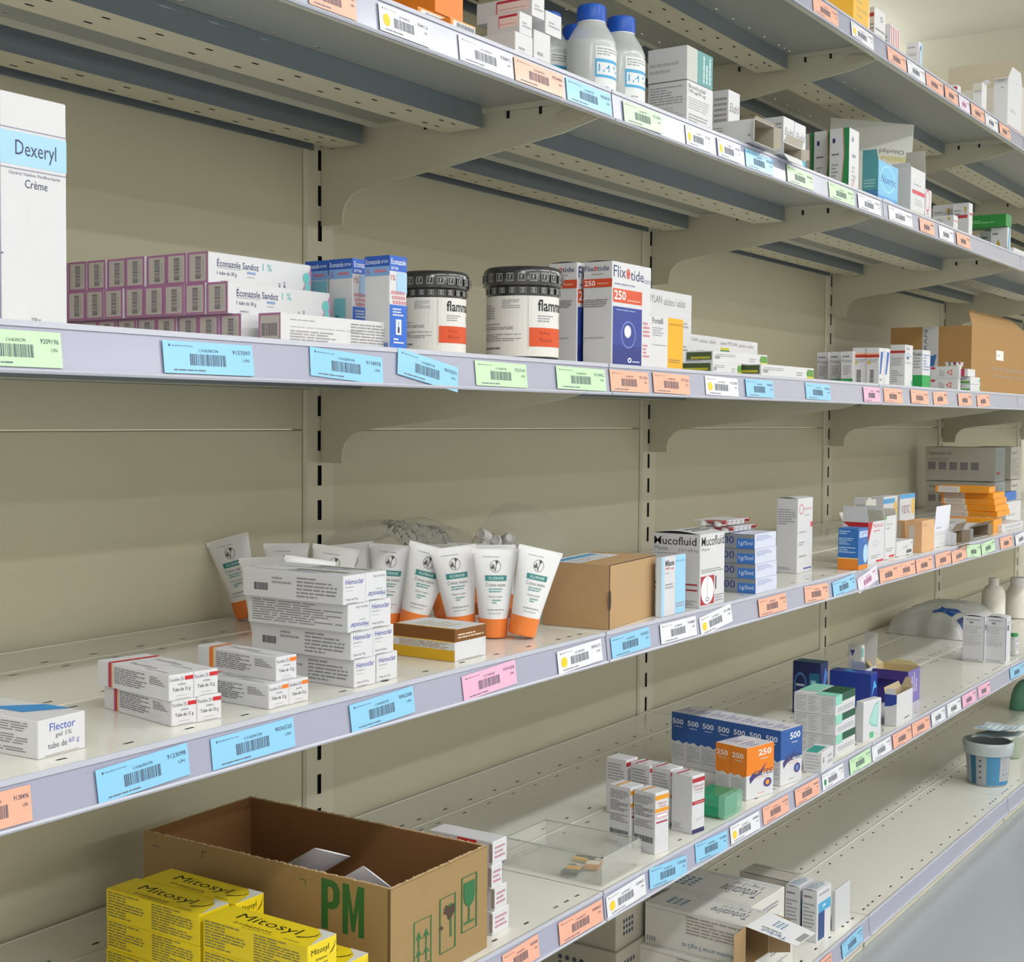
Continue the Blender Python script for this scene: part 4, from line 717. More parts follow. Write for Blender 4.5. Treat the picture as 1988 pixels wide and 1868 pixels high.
# clear tray
ACR = M('dcdcd4', .12, kind='clear', op=.22)
x, y = onz(1169, 1722, SZ['D']); x = max(x, .006)
W_ = .104; D_ = .152; H_ = .036
e = empty('clear_tray', (x, y, SZ['D']+.0008)); tag(e, 'empty-looking clear plastic tray at the front of the fifth shelf', 'tray')
b = MB(); th = .0022
b.box(0, W_, 0, D_, 0, th, ACR); b.box(0, W_, 0, th, th, H_, ACR); b.box(0, W_, D_-th, D_, th, H_, ACR); b.box(0, th, th, D_-th, th, H_, ACR); b.box(W_-th, W_, th, D_-th, th, H_, ACR); b.build('tray_body', e)
b = MB()
for q in ((0, W_, 0, th), (0, W_, D_-th, D_), (0, th, 0, D_), (W_-th, W_, 0, D_)): b.box(*q, H_, H_+.0008, M('a8b0ac', .15))
b.build('tray_rim', e)
for i, (px, py, w_, d_, rz, c1, c2) in enumerate(((1120, 1700, .034, .022, 12, '4a5c58', 'e0a830'), (1160, 1690, .036, .02, 18, 'c88430', 'e6dcc8'), (1150, 1676, .02, .03, 5, 'e4b43c', '2c4a48'))):
    xx, yy = onz(px, py, SZ['D']+.004); b = MB(); b.box(0, w_, 0, d_, 0, .0035, M(c1, .5)); b.box(w_*.35, w_*.75, .001, d_-.001, .0035, .004, M(c2, .5)); b.box(w_*.8, w_, .001, d_*.5, .0035, .0045, M('c8c4b8', .4))
    o = b.build('pill_sachet', loc=(xx, yy, SZ['D']+.0038)); o.rotation_euler.z = math.radians(rz); tag(o, ('green-grey and amber', 'brown-orange and cream', 'amber and dark green')[i]+' sachet lying in the clear tray', 'sachet', 'sachets in the clear tray')
# tall pharmacy cartons D
def pul(c1, c2): return [r('F', 0, .88, 1, .955, c1), t('F', 'Pulmicort', .08, .79, .92, .85, 'a8444c'), t('F', 'Turbuhaler', .12, .735, .9, .78, 'a8444c'), g('F', .2, .69, .8, .71, 1), r('F', 0, .5, 1, .56, c1), g('F', .2, .52, .9, .54, 1, 'f0c8c8'), g('F', .3, .2, .9, .25, 2, G2), r('F', 0, .0, .98, .075, c2), g('L', .1, .05, .8, .16, 4, G2), r('T', .0, .68, 1, .78, c1), g('T', .1, .3, .5, .6, 2, G2)]
def sym(): return [r('F', 0, .88, 1, .955, 'e89c20'), t('F', 'Pulmicort', .22, .80, .84, .85, 'c07060'), t('F', 'Turbuhaler', .24, .755, .8, .79, 'c07060'), r('F', 0, .68, 1, .74, 'e89c20'), r('F', .08, .58, .9, .655, 'd8909c'), r('F', .12, .595, .86, .64, 'f0f0f0'), r('F', .08, .5, .9, .525, 'a82848'), g('L', .06, .78, .9, .93, 5, '66666a'), g('L', .06, .58, .9, .76, 6, '505056'), g('L', .06, .40, .9, .54, 4, '77777c'), bc('L', .06, .17, .9, .27), g('L', .06, .03, .6, .08, 1), r('T', .0, .6, 1, .7, 'e89c20')]
SC_ = dict(W=.031, D=.037, H=.0845)
carton('white carton with dark red bands, nearest of four beside the green clear box', 'D', pul('b02430', '2c2c5c'), at=(1343, 1620.7), rot=-9, group='white cartons with dark red bands', **SC_)
for i, (px, py) in enumerate(((1302, 1603), (1262, 1590), (1218, 1590))):
    tp = ((1302, 1495), (1262, 1488), (1216, 1477))[i]
    carton('white carton with dark red bands, %s of the row of four' % ('second', 'third', 'farthest left')[i], 'D', (pul('b02430', '2c2c5c') if i < 2 else pul('b02430', '2c2c5c')[:1])+[g('L', .08, .6, .9, .92, 6)], attop=tp, rot=(-10, -10, -6)[i], group='white cartons with dark red bands', **SC_)
carton('white carton with orange bands and barcode, right one of the front pair', 'D', sym(), at=(1271, 1660), rot=-11, group='white cartons with orange bands', W=.030, D=.038, H=.085)
carton('white carton with orange bands and barcode, left one of the front pair', 'D', sym(), attop=(1224.5, 1531), rot=-9, group='white cartons with orange bands', W=.030, D=.038, H=.085)
SER = lambda c, c2, n, acc: [r('F', 0, .47, 1, 1, c), r('L', 0, .47, 1, 1, c), pg('L', 0, .42, 1, .60, c2, [(0, .3), (0, 1), (1, 1), (1, .3), (.8, .0), (.5, .3), (.2, .1)]), pg('F', 0, .44, 1, .56, c2, [(0, .2), (0, 1), (1, 1), (1, .1)]), t('F', n, .42, .80, .9, .92, 'eef0f6', 'B'), t('L', n, .06, .78, .8, .88, 'eef0f6', 'B'), g('F', .5, .72, .8, .75, 1, 'd8dcec'), g('L', .2, .72, .8, .75, 1, 'd8dcec'),
   pg('F', .1, .30, .75, .66, '463a78', [(0, .3), (.2, .55), (.45, .4), (1, 1), (.62, .35), (.3, .25), (.05, .0)]), t('F', 'SERETIDE', .26, .41, .95, .52, '3a3a5c', 'b'), el('F', .62, .16, .92, .34, '4a4286'), el('F', .70, .20, .84, .30, acc), g('F', .4, .06, .9, .10, 1, 'e0a080' if n == '250' else G2), g('L', .08, .1, .9, .40, 8, G2), g('F', .3, .36, .8, .39, 1, 'e0a080'), r('T', .18, .05, .75, .95, 'dcd8e0'), g('T', .25, .1, .7, .9, 3, '5a5a8c'), t('T', n, .1, .05, .2, .5, 'eef0f6', 'd')]
S5 = SER('2c5aa4', '2c5aa4', '500', '6a88c8'); S25 = SER('ee8418', 'ee8418', '250', 'f09a28')
SD = dict(W=.066, D=.0308, H=.0915); 
x5, y5 = onz(1514.8, 1528, SZ['D']); ra = math.radians(-9)
for i in range(7):
    b = MB(); shell(b, SD['W'], SD['D'], SD['H'], M('d9d9dd', .42)); b.prints(boxfaces(SD['W'], SD['D'], SD['H']), S5)
    tx, ty = onz((1521.5, 1486, 1447.8, 1411, 1375.7, 1335.3, 1298.5)[i], (1420, 1412, 1405, 1402, 1400.5, 1398.5, 1396)[i], SZ['D']+SD['H'])
    o = b.build('inhaler_carton', loc=(x5+i*.0315*math.sin(-ra)*1.0, y5+i*.0315*math.cos(ra), SZ['D']+.0006)); o.rotation_euler.z = ra
    tag(o, 'blue and white carton numbered 500, %s from the front of the row' % ORD[i+1], 'carton', 'row of blue cartons numbered 500')
x2, y2 = onz(1435, 1553.4, SZ['D']); ra = math.radians(-13)
for i in range(2):
    b = MB(); w2, d2, h2 = .071, .0305, .083; shell(b, w2, d2, h2, M('d9d9dd', .42)); b.prints(boxfaces(w2, d2, h2), S25)
    o = b.build('inhaler_carton', loc=(x2+i*.0311*math.sin(-ra), y2-.012+i*.0311*math.cos(ra), SZ['D']+.0006)); o.rotation_euler.z = ra
    tag(o, 'orange and white carton numbered 250, %s of the pair' % ('front one', 'rear one')[i], 'carton', 'orange cartons numbered 250')
# green clear box
x, y = onz(1406.8, 1594.4, SZ['D']); e = empty('clear_green_box', (x, y, SZ['D']+.0008), math.radians(1)); tag(e, 'small translucent green plastic box lying at the shelf edge', 'box')
GC = M('1fa070', .15, kind='clear', op=.72); GC2 = M('9cd8bc', .12, kind='clear', op=.45)
b = MB(); b.prism([(.004, 0), (.060, 0), (.064, .004), (.064, .030), (.060, .034), (.004, .034), (0, .030), (0, .004)], 'y', .008, .05, GC); b.build('box_body', e)
b = MB(); b.prism([(.002, .001), (.062, .001), (.065, .004), (.065, .031), (.062, .035), (.002, .035), (-.001, .031), (-.001, .004)], 'y', 0, .010, GC2); b.box(.0655, .067, .001, .012, .026, .031, GC); b.build('lid', e)
# teal / white cartons
TE = [g('L', .05, .1, .3, .9, 7, G2), g('L', .36, .1, .6, .9, 7, G2), g('L', .66, .1, .95, .9, 8, G2), r('F', 0, .62, 1, 1, '14523a'), r('F', 0, .52, .32, 1, '8ed4c0'), g('F', .1, .12, .95, .38, 3, '88889a'), r('T', .25, .55, 1, 1, '8ed4c0')]
tx, ty = onz(1620.5, 1335.5, SZ['D']+.114)
zt = .0
TEW, TED = .052, .098
for k in range(3):
    tt_ = [r('T', .0, .0, .35, 1, '8ed4c0'), r('T', .35, 0, 1, .62, '14523a'), r('T', .0, .62, 1, 1, 'cfcfd2')]
    carton('white carton with dark green and mint top corner, %s of the stack of three' % ('lowest', 'middle', 'topmost')[k], 'D', TE+([r('T', 0, 0, .3, .5, '8ed4c0'), r('T', .3, 0, 1, .5, '14523a')] if k == 2 else []), aty=(1622, .018), R=1660, L=1541, H=.0352, base=k*.0356, rot=(-1, 0, 0)[k], group='white and dark green cartons')
carton('white carton with teal top lying flat before the stack of three', 'D', [r('T', 0, .25, .8, .9, '2c9a8c'), g('T', .3, .9, .8, .98, 1), g('L', .1, .1, .9, .9, 5, G2), bc('F', .12, .45, .2, .75), g('F', .5, .2, .9, .8, 2, G2)], at=(1595, 1501.5), W=.066, L=1559, top=1463, rot=4)
carton('white carton with pale green sail shape on its front, torn top', 'D', [pg('F', .32, .28, .86, .94, '8cc4bc', [(0, .25), (.15, .5), (.6, .92), (1, 1), (.9, 0), (.3, .08)]), pg('F', .36, .3, .83, .90, 'a8d8d0', [(0, .3), (.2, .5), (.6, .88), (1, 1), (.85, .06), (.3, .14)]), r('F', .36, .05, .58, .2, '5aba8c'), g('F', .62, .1, .8, .14, 1, G2)], at=(1675.4, 1441.3), W=.066, L=1661, top=1363.6, rot=-10)
open_carton('open white carton with tall torn flap, before the purple open carton', 'D', [g('F', .15, .55, .2, .75, 1, G2), g('F', .45, .6, .5, .75, 1, G2), bc('F', .5, .12, .8, .16), pg('L', 0, .6, 1, 1, '28409c', [(0, 0), (0, 1), (1, 1), (1, .3), (.6, .1)])], at=(1740, 1411), R=1771, L=1717, top=1350, inner='b8a888', flaps=(('R', .02, 15, .3, ('b8a888', 'b8a888')), ('L', .012, 10, .2), ('B', .012, 20)))
open_carton('open deep purple carton with its dark lid tipped forward', 'D', [g('F', .25, .3, .8, .9, 3, 'b8b0d8', 'v'), r('L', 0, 0, 1, 1, '3c3484')], col='7468b0', inner='c8b488', at=(1762, 1369), R=1785, L=1690, top=1305, flaps=(('L', .036, 112, .0, ('2e1c68', '2e1c68')), ('B', .018, 50, .1, ('c0aa80', '6c5cae')), ('R', .012, 40, .3, ('b8a878', '6c5cae'))))
carton('flat cobalt blue carton with pale swoosh lying behind the sail-marked carton', 'D', [pg('F', .1, .2, .9, .8, '5ab8e8', [(0, .2), (.5, 1), (1, .6), (.5, .6)]), pg('T', .1, .2, .9, .8, '5ab8e8', [(0, .2), (.5, 1), (1, .6), (.5, .6)])], col='28409c', aty=(1690, .105), W=.04, D=.09, H=.072)
carton('dark blue carton with pale oval emblem at the back, behind the stack of three', 'D', [el('L', .05, .3, .5, .8, '4a7cc0', .8), g('L', .12, .5, .42, .6, 1, 'a8c8e8'), r('L', .6, .3, .95, .8, '1c6a8c'), g('L', .65, .55, .9, .7, 1, '80d0d8'), pg('F', .0, .1, 1, .9, '4a78c8', [(0, .2), (.6, 1), (1, .8), (.5, .5), (1, 0)]), r('T', 0, 0, 1, 1, '3c6480')], col='1c2c64', aty=(1592, .165), R=1606, L=1538, top=1289)
carton('grey-white carton with small purple triangle standing at the back', 'D', [pg('L', .15, .8, .5, .92, '4a3c84', [(0, .9), (1, 1), (.5, 0)]), r('L', .32, .1, .4, .75, '8c88a0'), r('L', .3, .1, .42, .3, '6a9a70'), r('F', .0, .8, .6, .95, '6ab8b0')], col='d2d0cc', aty=(1671, .14), R=1677, L=1645, top=1254)
open_carton('slim white carton with long curved flap rising high', 'D', [], aty=(1680, .13), R=1700, D=.03, top=1300, inner='c8c4bc', flaps=(('R', .07, 8, .05, ('d6d4d0', 'f0f0f2')), ('L', .02, 30)))
# bag with blue label
BGM = M('e2e3e2', .3, kind='clear', op=.6)
zb = SZ['D']
bag('white plastic bag with blue label patches slumped at the back right', 'D', (ony(1835, .31, zb+.03), .31, zb+.001), (.36, .22, .10), col=BGM, seed=11, rz=-4, amp=.16, prints=[r('S', .12, .16, .28, .42, '1c58a8'), r('S', .12, .02, .28, .10, '1c3c78')])
WP = [g('L', .15, .9, .8, .94, 1, '5a5a6c'), r('L', .3, .84, .5, .88, '88848c'), g('L', .05, .6, .95, .8, 6, G2), g('L', .05, .34, .9, .58, 8, G2), g('L', .05, .03, .8, .06, 1, G1), r('F', 0, .05, .12, 1, '5a5a94'), r('F', .3, .7, .6, .82, '5a5a6c'), g('F', .3, .85, .8, .9, 1)]
carton('white carton crowded with small print, nearer of the standing pair', 'D', WP, at=(1951, 1289), R=1961, L=1912, top=1200, bow=.003)
carton('white carton crowded with small print, farther of the standing pair', 'D', WP, attop=(1911, 1198), W=.035, D=.052, H=.115, bow=.003)
def bottle(label, sh, pxL, pxR, y, H, colb, colc, capk=.575, grp=None, name='plastic_bottle', cat='bottle', pr=None, liquid=None, y2=None, capH=.62, xy=None, R=None):
    if xy is None: x, y, R = (lambda a: a)(round_place(sh, pxL, pxR, y))
    else: x, y = xy
    z = SZ[sh]+.0006
    e = empty(name, (x, y, z)); tag(e, label, cat, grp); rc = R*capk
    zs = H-R*capH-R*.12
    prof = [(R*.9, 0), (R*.99, .002), (R, .006), (R, zs-R*.95), (R*.985, zs-R*.75), (R*.86, zs-R*.45), (R*.68, zs-R*.15), (rc*.98, zs), (rc*.92, zs+R*.1)]
    b = MB(); b.lathe(prof, colb, n=40); bodyo = b.build('bottle_body', e, smooth=True)
    if liquid:
        b = MB(); lz = zs-R*.75; b.lathe([(R*.88, .003), (R*.965, .006), (R*.965, lz), (0, lz)], liquid, n=40); b.build('liquid', e, smooth=True)
    b = MB(); b.lathe([(rc*.97, H-R*capH-.002), (rc, H-R*capH), (rc, H-.003), (rc*.93, H-.0005), (0, H)], colc, n=40)
    for k in range(36):
        a = k*math.pi/18; b.box(-.0005, .0005, -rc*1.02, -rc, H-R*capH+.002, H-.004, colc, 'FLR'); n0 = len(b.v)-8
        for q in range(n0, n0+8):
            vx, vy, vz = b.v[q]; b.v[q] = (vx*math.cos(a)-vy*math.sin(a), vx*math.sin(a)+vy*math.cos(a), vz)
    capo = b.build('cap', e, smooth=True)
    b = MB(); b.lathe([(rc*.9, H-R*capH-R*.1), (rc*1.0, H-R*capH-R*.08), (rc*.98, H-R*capH-.001)], M('e8e8ea', .3), n=32); b.build('neck_ring', capo, smooth=True)
    if pr:
        b = MB(); b.prints({'C': cyl(R*1.004, H*.1, H*.62, -62, 62, 26)}, pr); b.build('label', bodyo, smooth=True)
    return e
MILK = M('efece2', .35)
x, y, R_ = round_place('D', 1906, 1951, .23); Hb = zat(x, y, 1122)-SZ['D']
bottle('large cream-white plastic bottle behind the standing pair of cartons', 'D', 1906, 1951, .23, Hb, MILK, M('e2e0da', .4), capk=.42, grp='cream-white bottles', pr=[g('C', .5, .0, .9, .05, 1)], capH=.5)
x, y, R_ = round_place('D', 1951, 2002, .2); Hb = zat(x, y, 1121)-SZ['D']
bottle('large cream-white plastic bottle at the right picture edge', 'D', 1951, 2002, .2, Hb, MILK, M('eceaea', .4), capk=.6, grp='cream-white bottles', capH=.5)
x, y, R_ = round_place('D', 1961, 1978, .03)
bottle('small clear vial with green cap beside the standing pair of cartons', 'D', 1961, 1978, .03, zat(x, y, 1230)-SZ['D'], M('d8dcdc', .1, kind='clear', op=.5), M('3c9a5c', .35), capk=.85, name='glass_vial', cat='vial', capH=.55, pr=[r('C', 0, 0, 1, 1, 'dcdcde'), g('C', .1, .3, .9, .8, 3)])
# =================================================== shelf E (bottom)
TB = [t('T', 'Terbutaline', .06, .22, .62, .40, '3c5064', 'u'), t('T', '5 mg / 2 ml', .3, .45, .6, .58, '4a5a70', 'u'), g('T', .1, .08, .9, .12, 1, '8ab0c8')]
def dots(f, u0, v0, w_, h_, col='5a84a8'): return [el(f, u0+w_*i/4, v0+h_*j/3, u0+w_*(i+.6)/4, v0+h_*(j+.7)/3, col) for i in range(4) for j in range(3)]
TT = [t('T', 'Terbutaline', .30, .08, .62, .45, '3c5064', 'l'), t('T', '5 mg / 2 ml', .68, .12, .84, .4, '4a5a70', 'l'), g('T', .88, .05, .93, .75, 1, '8ab0c8', 'v'), g('T', .05, .05, .08, .95, 1, G2, 'v')]+dots('T', .25, .68, .4, .2)
TL = [g('L', .42, .45, .98, .92, 6, '8a7c74'), g('L', .0, .90, .7, .92, 1, '8c8490'), t('L', 'Terbutaline arrow 5 mg/2 ml', .38, .12, .95, .26, '5a7ca0', 'u')]+dots('L', .02, .08, .1, .12, '5a6a84')
TFr = [g('F', .25, .62, .8, .78, 2, '77788c'), g('F', .25, .3, .8, .42, 2, '8a8a98')]+dots('F', .08, .55, .12, .2)
TZ = .0672; zE = SZ['E']
P1 = onz(1447.7, 1799, .197); P1b = onz(1254, 1750, .197)
D1 = math.hypot(P1b[0]-P1[0], P1b[1]-P1[1]); 
o1 = dict(aty=None)
def terb(label, x, y, base, op=False, W=.098, D=.20, rot=-3, pr=None, flaps=()):
    z = zE+base+.0006; pr = pr if pr is not None else TT+TL+TFr
    e = None
    if not op:
        b = MB(); shell(b, W, D, TZ-.0006, M('d9d6d0', .5)); b.prints(boxfaces(W, D, TZ-.0006), pr); o = b.build('medicine_carton', loc=(x, y, z)); o.rotation_euler.z = math.radians(rot); return tag(o, label, 'carton', 'big white cartons on the bottom shelf')
    px = pxof(x, y, z)
    return open_carton(label, 'E', pr, col='d9d6d0', inner='a88a62', open='F', aty=(px, y), W=W, D=D, H=TZ-.0006, base=base, rot=rot, flaps=flaps, group='big white cartons on the bottom shelf')
ax, ay = P1
terb('big white carton with open tucked end and long printed flap, upper left', ax, ay, TZ, True, W=.082, D=D1, pr=TT+TL, flaps=(('T', .085, -9, .08, ('d0ccc4', 'e4e4e8'), [r('S', .25, .86, .75, .98, '9a9a9c')]+dots('S', .2, .3, .35, .25)+[g('S', .65, .2, .8, .8, 1, G1, 'v'), t('S', 'Terbut', .8, .25, .95, .75, '4a6a90', 'd')]), ('R', .035, 12, .1), ('L', .03, 100, .1)))
bx2, by2 = onz(1461.6, 1764, .197)
terb('big white carton behind the open one, its closed end showing', ax+.0865, ay+.028, TZ, W=.125, D=.19, rot=-2)
terb('big white carton lying below the open-ended one', ax-.012, ay-.02 if ay > .03 else ay, 0, D=.2, W=.10)
terb('big white carton lying below, under the closed upper one', ax+.094, ay+.012, 0, W=.12, D=.19, rot=-2)
# shaded cartons under the fifth shelf
for k, (px, y, W, H, base) in enumerate(((1195, .20, .13, .075, 0), (1195, .205, .12, .06, .0756), (1110, .365, .10, .085, 0))):
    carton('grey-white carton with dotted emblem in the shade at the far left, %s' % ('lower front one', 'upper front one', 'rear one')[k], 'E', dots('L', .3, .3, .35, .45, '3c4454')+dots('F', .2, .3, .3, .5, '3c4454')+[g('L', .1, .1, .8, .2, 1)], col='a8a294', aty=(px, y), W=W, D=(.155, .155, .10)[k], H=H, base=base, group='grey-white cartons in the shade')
CE = [g('L', .1, .1, .85, .75, 9, G1), g('L', .1, .82, .9, .9, 1, '505058'), g('F', .15, .86, .9, .93, 1, '70788c'), pg('F', .1, .02, .55, .7, '2c4c84', [(0, 0), (1, 0), (1, 1), (0, .95)]), r('F', .1, .55, .98, .74, '4ea8d8'), g('F', .4, .6, .9, .7, 1, 'c0e0f0'), g('T', .1, .15, .9, .85, 4, '6a90a0')]
carton('white carton with blue gradient panel, front one beside the plain grey carton', 'E', CE, at=(1584.8, 1831.6), R=1612, L=1556, top=1731, rot=-3, bow=.0015, group='white cartons with blue panel')
ce = CNT[-1][1:]
carton('white carton with blue gradient panel, rear one of the pair', 'E', CE, aty=(1551, ce[1]+.034), W=ce[2], D=ce[3], H=ce[4], rot=-3, bow=.0015, group='white cartons with blue panel')
carton('plain grey-white carton standing right of the blue panel carton', 'E', [], col='cfd0d4', at=(1621, 1808), R=1649.5, L=1614, top=1731)
carton('large flat grey carton with dark gap along its lid at the back', 'E', [r('T', .0, .0, .04, .9, '26283c'), r('T', .8, .1, .83, 1, '26283c')], col='b8b4aa', attop=(1532, 1713), W=.062, D=.10, H=.0925, rot=-3)
# bucket
x, y, R_ = round_place('E', 1877, 1958, .15); z = zE+.0006
pb = onz(1918, 1524, zE); 
yb = .078; x, yb, R_ = round_place('E', 1876, 1959, yb); Hk = zat(x, yb, 1436)-z
e = empty('plastic_tub', (x, yb, z)); tag(e, 'translucent round tub with blue bands and paper lid, bottom shelf right', 'tub')
b = MB(); b.lathe([(R_*.86, 0), (R_*.9, .004), (R_*1.02, Hk*.8), (R_*1.0, Hk*.8), (R_*.88, .006), (0, .006)], M('b4c4cc', .25, kind='clear', op=.75), n=48); b.build('tub_body', e, smooth=True)
b = MB(); b.lathe([(R_*1.03, Hk*.70), (R_*1.1, Hk*.71), (R_*1.16, Hk*.86), (R_*1.17, Hk*.96), (R_*1.12, Hk), (R_*1.02, Hk*.99), (R_*1.0, Hk*.8)], M('b8c2c6', .25), n=48); b.build('rim', e, smooth=True)
b = MB(); f = cyl(lambda q: R_*(.895+.125*(q/(Hk*.8)))*1.006, .004, Hk*.76, -125, 20, 40)
b.prints({'C': f}, [r('C', .0, 0, .12, 1, '2c6a8c'), r('C', .12, .0, .32, 1, 'a0a4a6'), r('C', .32, 0, .58, 1, '4c8cb4'), r('C', .58, 0, 1, .12, '3c84b4'), r('C', .58, .12, .98, .94, 'b4b4b8'), g('C', .62, .62, .94, .88, 6, '8c8c98'), g('C', .62, .44, .94, .56, 3, '8c8c98'), g('C', .62, .16, .94, .24, 3, '8c8c98')]+[pg('C', .64+.1*i, .28, .7+.1*i, .4, '707c90', [(0, 0), (.5, 1), (1, .2)]) for i in range(3)]+[el('C', .18, .2+.18*i, .23, .26+.18*i, '3c4c54') for i in range(5)])
b.build('label', e, smooth=True)
for k, (dz, dx, W, D, c) in enumerate(((.006, -.055, .16, .10, 'c8ccc8'), (.022, -.035, .15, .11, 'd0d8d8'))):
    b = MB(); n = 14; vs = []
    for j in range(n+1):
        for i in range(n+1):
            u, v = i/n, j/n; vs.append((dx+u*W, (v-.5)*D-.02, Hk+dz+.012*(1-u)+.003*math.sin(7*u+5*v+k)+.002*math.sin(11*v)))
    m = M(c, .6); b.add(vs, [(j*(n+1)+i, j*(n+1)+i+1, (j+1)*(n+1)+i+1, (j+1)*(n+1)+i) for j in range(n) for i in range(n)], m)
    f = lambda u, v, o: (dx+u*W, (v-.5)*D-.02, Hk+dz+.012*(1-u)+.003*math.sin(7*u+5*v+k)+.002*math.sin(11*v)+o+.0004); f.seg = 8
    b.prints({'S': f}, [g('S', .1, .1, .9, .9, 7, '90b8cc'), g('S', .06, .1, .16, .9, 2, '3c78b0', 'v')])
    o = b.build('paper_leaflet', loc=(x, yb, z)); tag(o, 'printed paper leaflet lying across the tub, %s' % ('lower one', 'upper one')[k], 'leaflet', 'leaflets on the tub')
bottle('small glass jar with white lid behind the tub', 'E', 1942, 1982, .10, .085, M('b8ccc0', .1, kind='clear', op=.5), M('e0e4e0', .4), capk=.85, name='glass_jar', cat='jar', liquid=M('c0b890', .3), capH=.35)
bag('green plastic pouch behind the tub at the right edge', 'E', (ony(2012, .2, zE+.05), .2, zE+.001), (.14, .14, .13), col=M('5c9c80', .35, kind='clear', op=.8), seed=4)
# =================================================== shelf A
def py2b(x, y, sh, py): return zat(x, y, py)-SZ[sh]
OB = [r('L', 0, 0, 1, 1, 'e8861c'), bc('F', .25, .68, .95, .88, '5a6a84'), r('F', 0, .0, .1, 1, 'e8861c'), r('F', 0, .95, 1, 1, 'e8a050')]
a1 = carton('small orange and white carton with barcode, left under the big orange one', 'A', OB, col='e4e2e0', aty=(811, .045), R=868, D=.06, top=12, group='small orange and white cartons')
ob = CNT[-1][1:]
carton('small orange and white carton with barcode, right one at the shelf edge', 'A', OB, col='e4e2e0', aty=(874, .03), R=923, D=.06, top=33, group='small orange and white cartons')
carton('big orange carton cut off by the top picture edge', 'A', [pg('F', .2, .3, 1, .6, 'f0a860', [(0, 0), (.5, .6), (1, .4), (.5, .2)])], col='ea7f12', aty=(845, .05), R=899, L=743, H=.07, base=ob[4]+.004)
PKL = [r('L', .35, .35, .95, .95, 'f0d8d0'), r('L', .38, .8, .92, .92, 'c03048'), g('L', .4, .45, .9, .55, 1, 'd890a0'), g('F', .2, .3, .9, .6, 2), r('L', .36, .34, .38, .9, 'c8506c')]
PW = [g('F', .2, .3, .9, .6, 2)]
xq = ony(1033, .03, 1.45); 
carton('white carton with red outline panel, upper one before the blue-capped bottles', 'A', PKL, aty=(1033, .03), R=1057, L=925, H=.0245, base=.064, group='white cartons with red panel')
carton('white carton with red outline panel, middle one of the pile', 'A', PKL, aty=(1009, .03), R=1033, L=945, H=.0245, base=.038, group='white cartons with red panel')
carton('plain white carton end beside the red panel cartons, just under a blue cap', 'A', PW, aty=(1059, .045), R=1090, D=.08, H=.0275, base=.058)
carton('white carton under the plain white carton end, left of the clear bottles', 'A', PW, aty=(1036, .045), R=1068, D=.08, H=.057, base=0)
carton('white carton at the bottom of the red panel pile', 'A', PW, aty=(1000, .028), R=1034, D=.1, H=.037, base=0)
BW = M('eef2f2', .12, kind='clear', op=.5); LQ = M('e6ecea', .2, kind='clear', op=.5)
LB = [r('C', .0, 0, 1, 1, 'e6e8ea'), g('C', .05, .80, .95, .97, 3, '88888c'), r('C', 0, .66, 1, .73, '4aa8d8'), r('C', .0, .34, 1, .40, '4aa8d8'), r('C', 0, .40, .05, .7, '4aa8d8'), t('C', '1,4 %', .1, .44, .9, .62, '3aa0d4', 'b'), g('C', .2, .12, .7, .18, 1, '909094')]
def lab(off): return LB
CAP = M('1f5cc4', .35)
x, y, R_ = round_place('A', 1098, 1197, .075); HB = zat(x, y, 14)-SZ['A']
BT = 'clear bottles with blue caps'
def cbottle(label, xy):
    e = bottle(label, 'A', 0, 0, 0, HB, BW, CAP, grp=BT, name='clear_bottle', xy=xy, R=R_, liquid=LQ)
    b = MB(); b.prints({'C': cyl(R_*1.006, HB*.10, HB*.56, -68, 8, 20)}, LB); b.build('label', e, smooth=True)
    e.rotation_euler.z = math.radians(18); return e
cbottle('clear bottle with blue cap and blue-striped label, front left one', (x, y))
for nm, px, py in (('front right one beside the white carton', 1206, 36), ('rear one above the plain white carton end', 1062, 27), ('half hidden behind the front left one', 1119, 52), ('hidden behind the red panel cartons', 976, 42)):
    X, Y = onz(px, py+1, SZ['A']+HB); cbottle('clear bottle with blue cap, %s' % nm, (X, min(Y, .42)))
BR = [g('L', .05, .55, .9, .92, 7, G1), g('L', .05, .3, .9, .5, 4, G2), bc('L', .3, .12, .72, .26, '3a3a3e'), t('F', 'Bronchodual', .06, .86, .7, .94, '55555c'), t('F', '100 µg/40 µg', .06, .76, .7, .84, '55555c'), g('F', .06, .45, .85, .7, 5, G2), g('F', .06, .2, .8, .38, 3), el('F', .06, .04, .2, .14, K, .8)]
carton('large white carton with barcode on its side, lower of two at the clear bottles', 'A', BR, aty=(1333, .03), R=1383, L=1257, top=154)
br = CNT[-1][1:]
carton('white carton with teal front panel stacked on the large white one', 'A', [r('F', .4, 0, 1, 1, '5c9a9c'), g('F', .6, .1, .95, .9, 3, 'b8dcd8', 'v'), r('F', 0, 0, .38, 1, 'c4c4be'), g('L', .05, .2, .8, .6, 2, G2)], aty=(1333, .03), W=br[2], D=br[3], H=.047, base=br[4]+.0005)
EL_ = [t('F', 'Eludril', .1, .66, .95, .8, '6a6a78', 'i'), r('F', 0, 0, 1, .3, '3cb0d0'), g('L', .1, .4, .9, .9, 6, G1), r('F', 0, .3, 1, .33, 'f0c050')]
carton('white carton with cyan base standing next to the large white carton', 'A', EL_, aty=(1413, .05), R=1435, L=1382, top=173, group='white cartons with cyan base')
open_carton('white open carton lying over the shelf edge with its end gaping', 'A', [g('L', .0, .3, .3, .8, 4, G1), g('L', .85, .2, .95, .4, 1)], aty=(1464, -.012), R=1502, L=1381, H=.034, base=.0035, open='F', inner='b0a898', flaps=(('T', .004, 60, 0), ('L', .008, 75), ('R', .012, 50), ('D', .01, 30)))
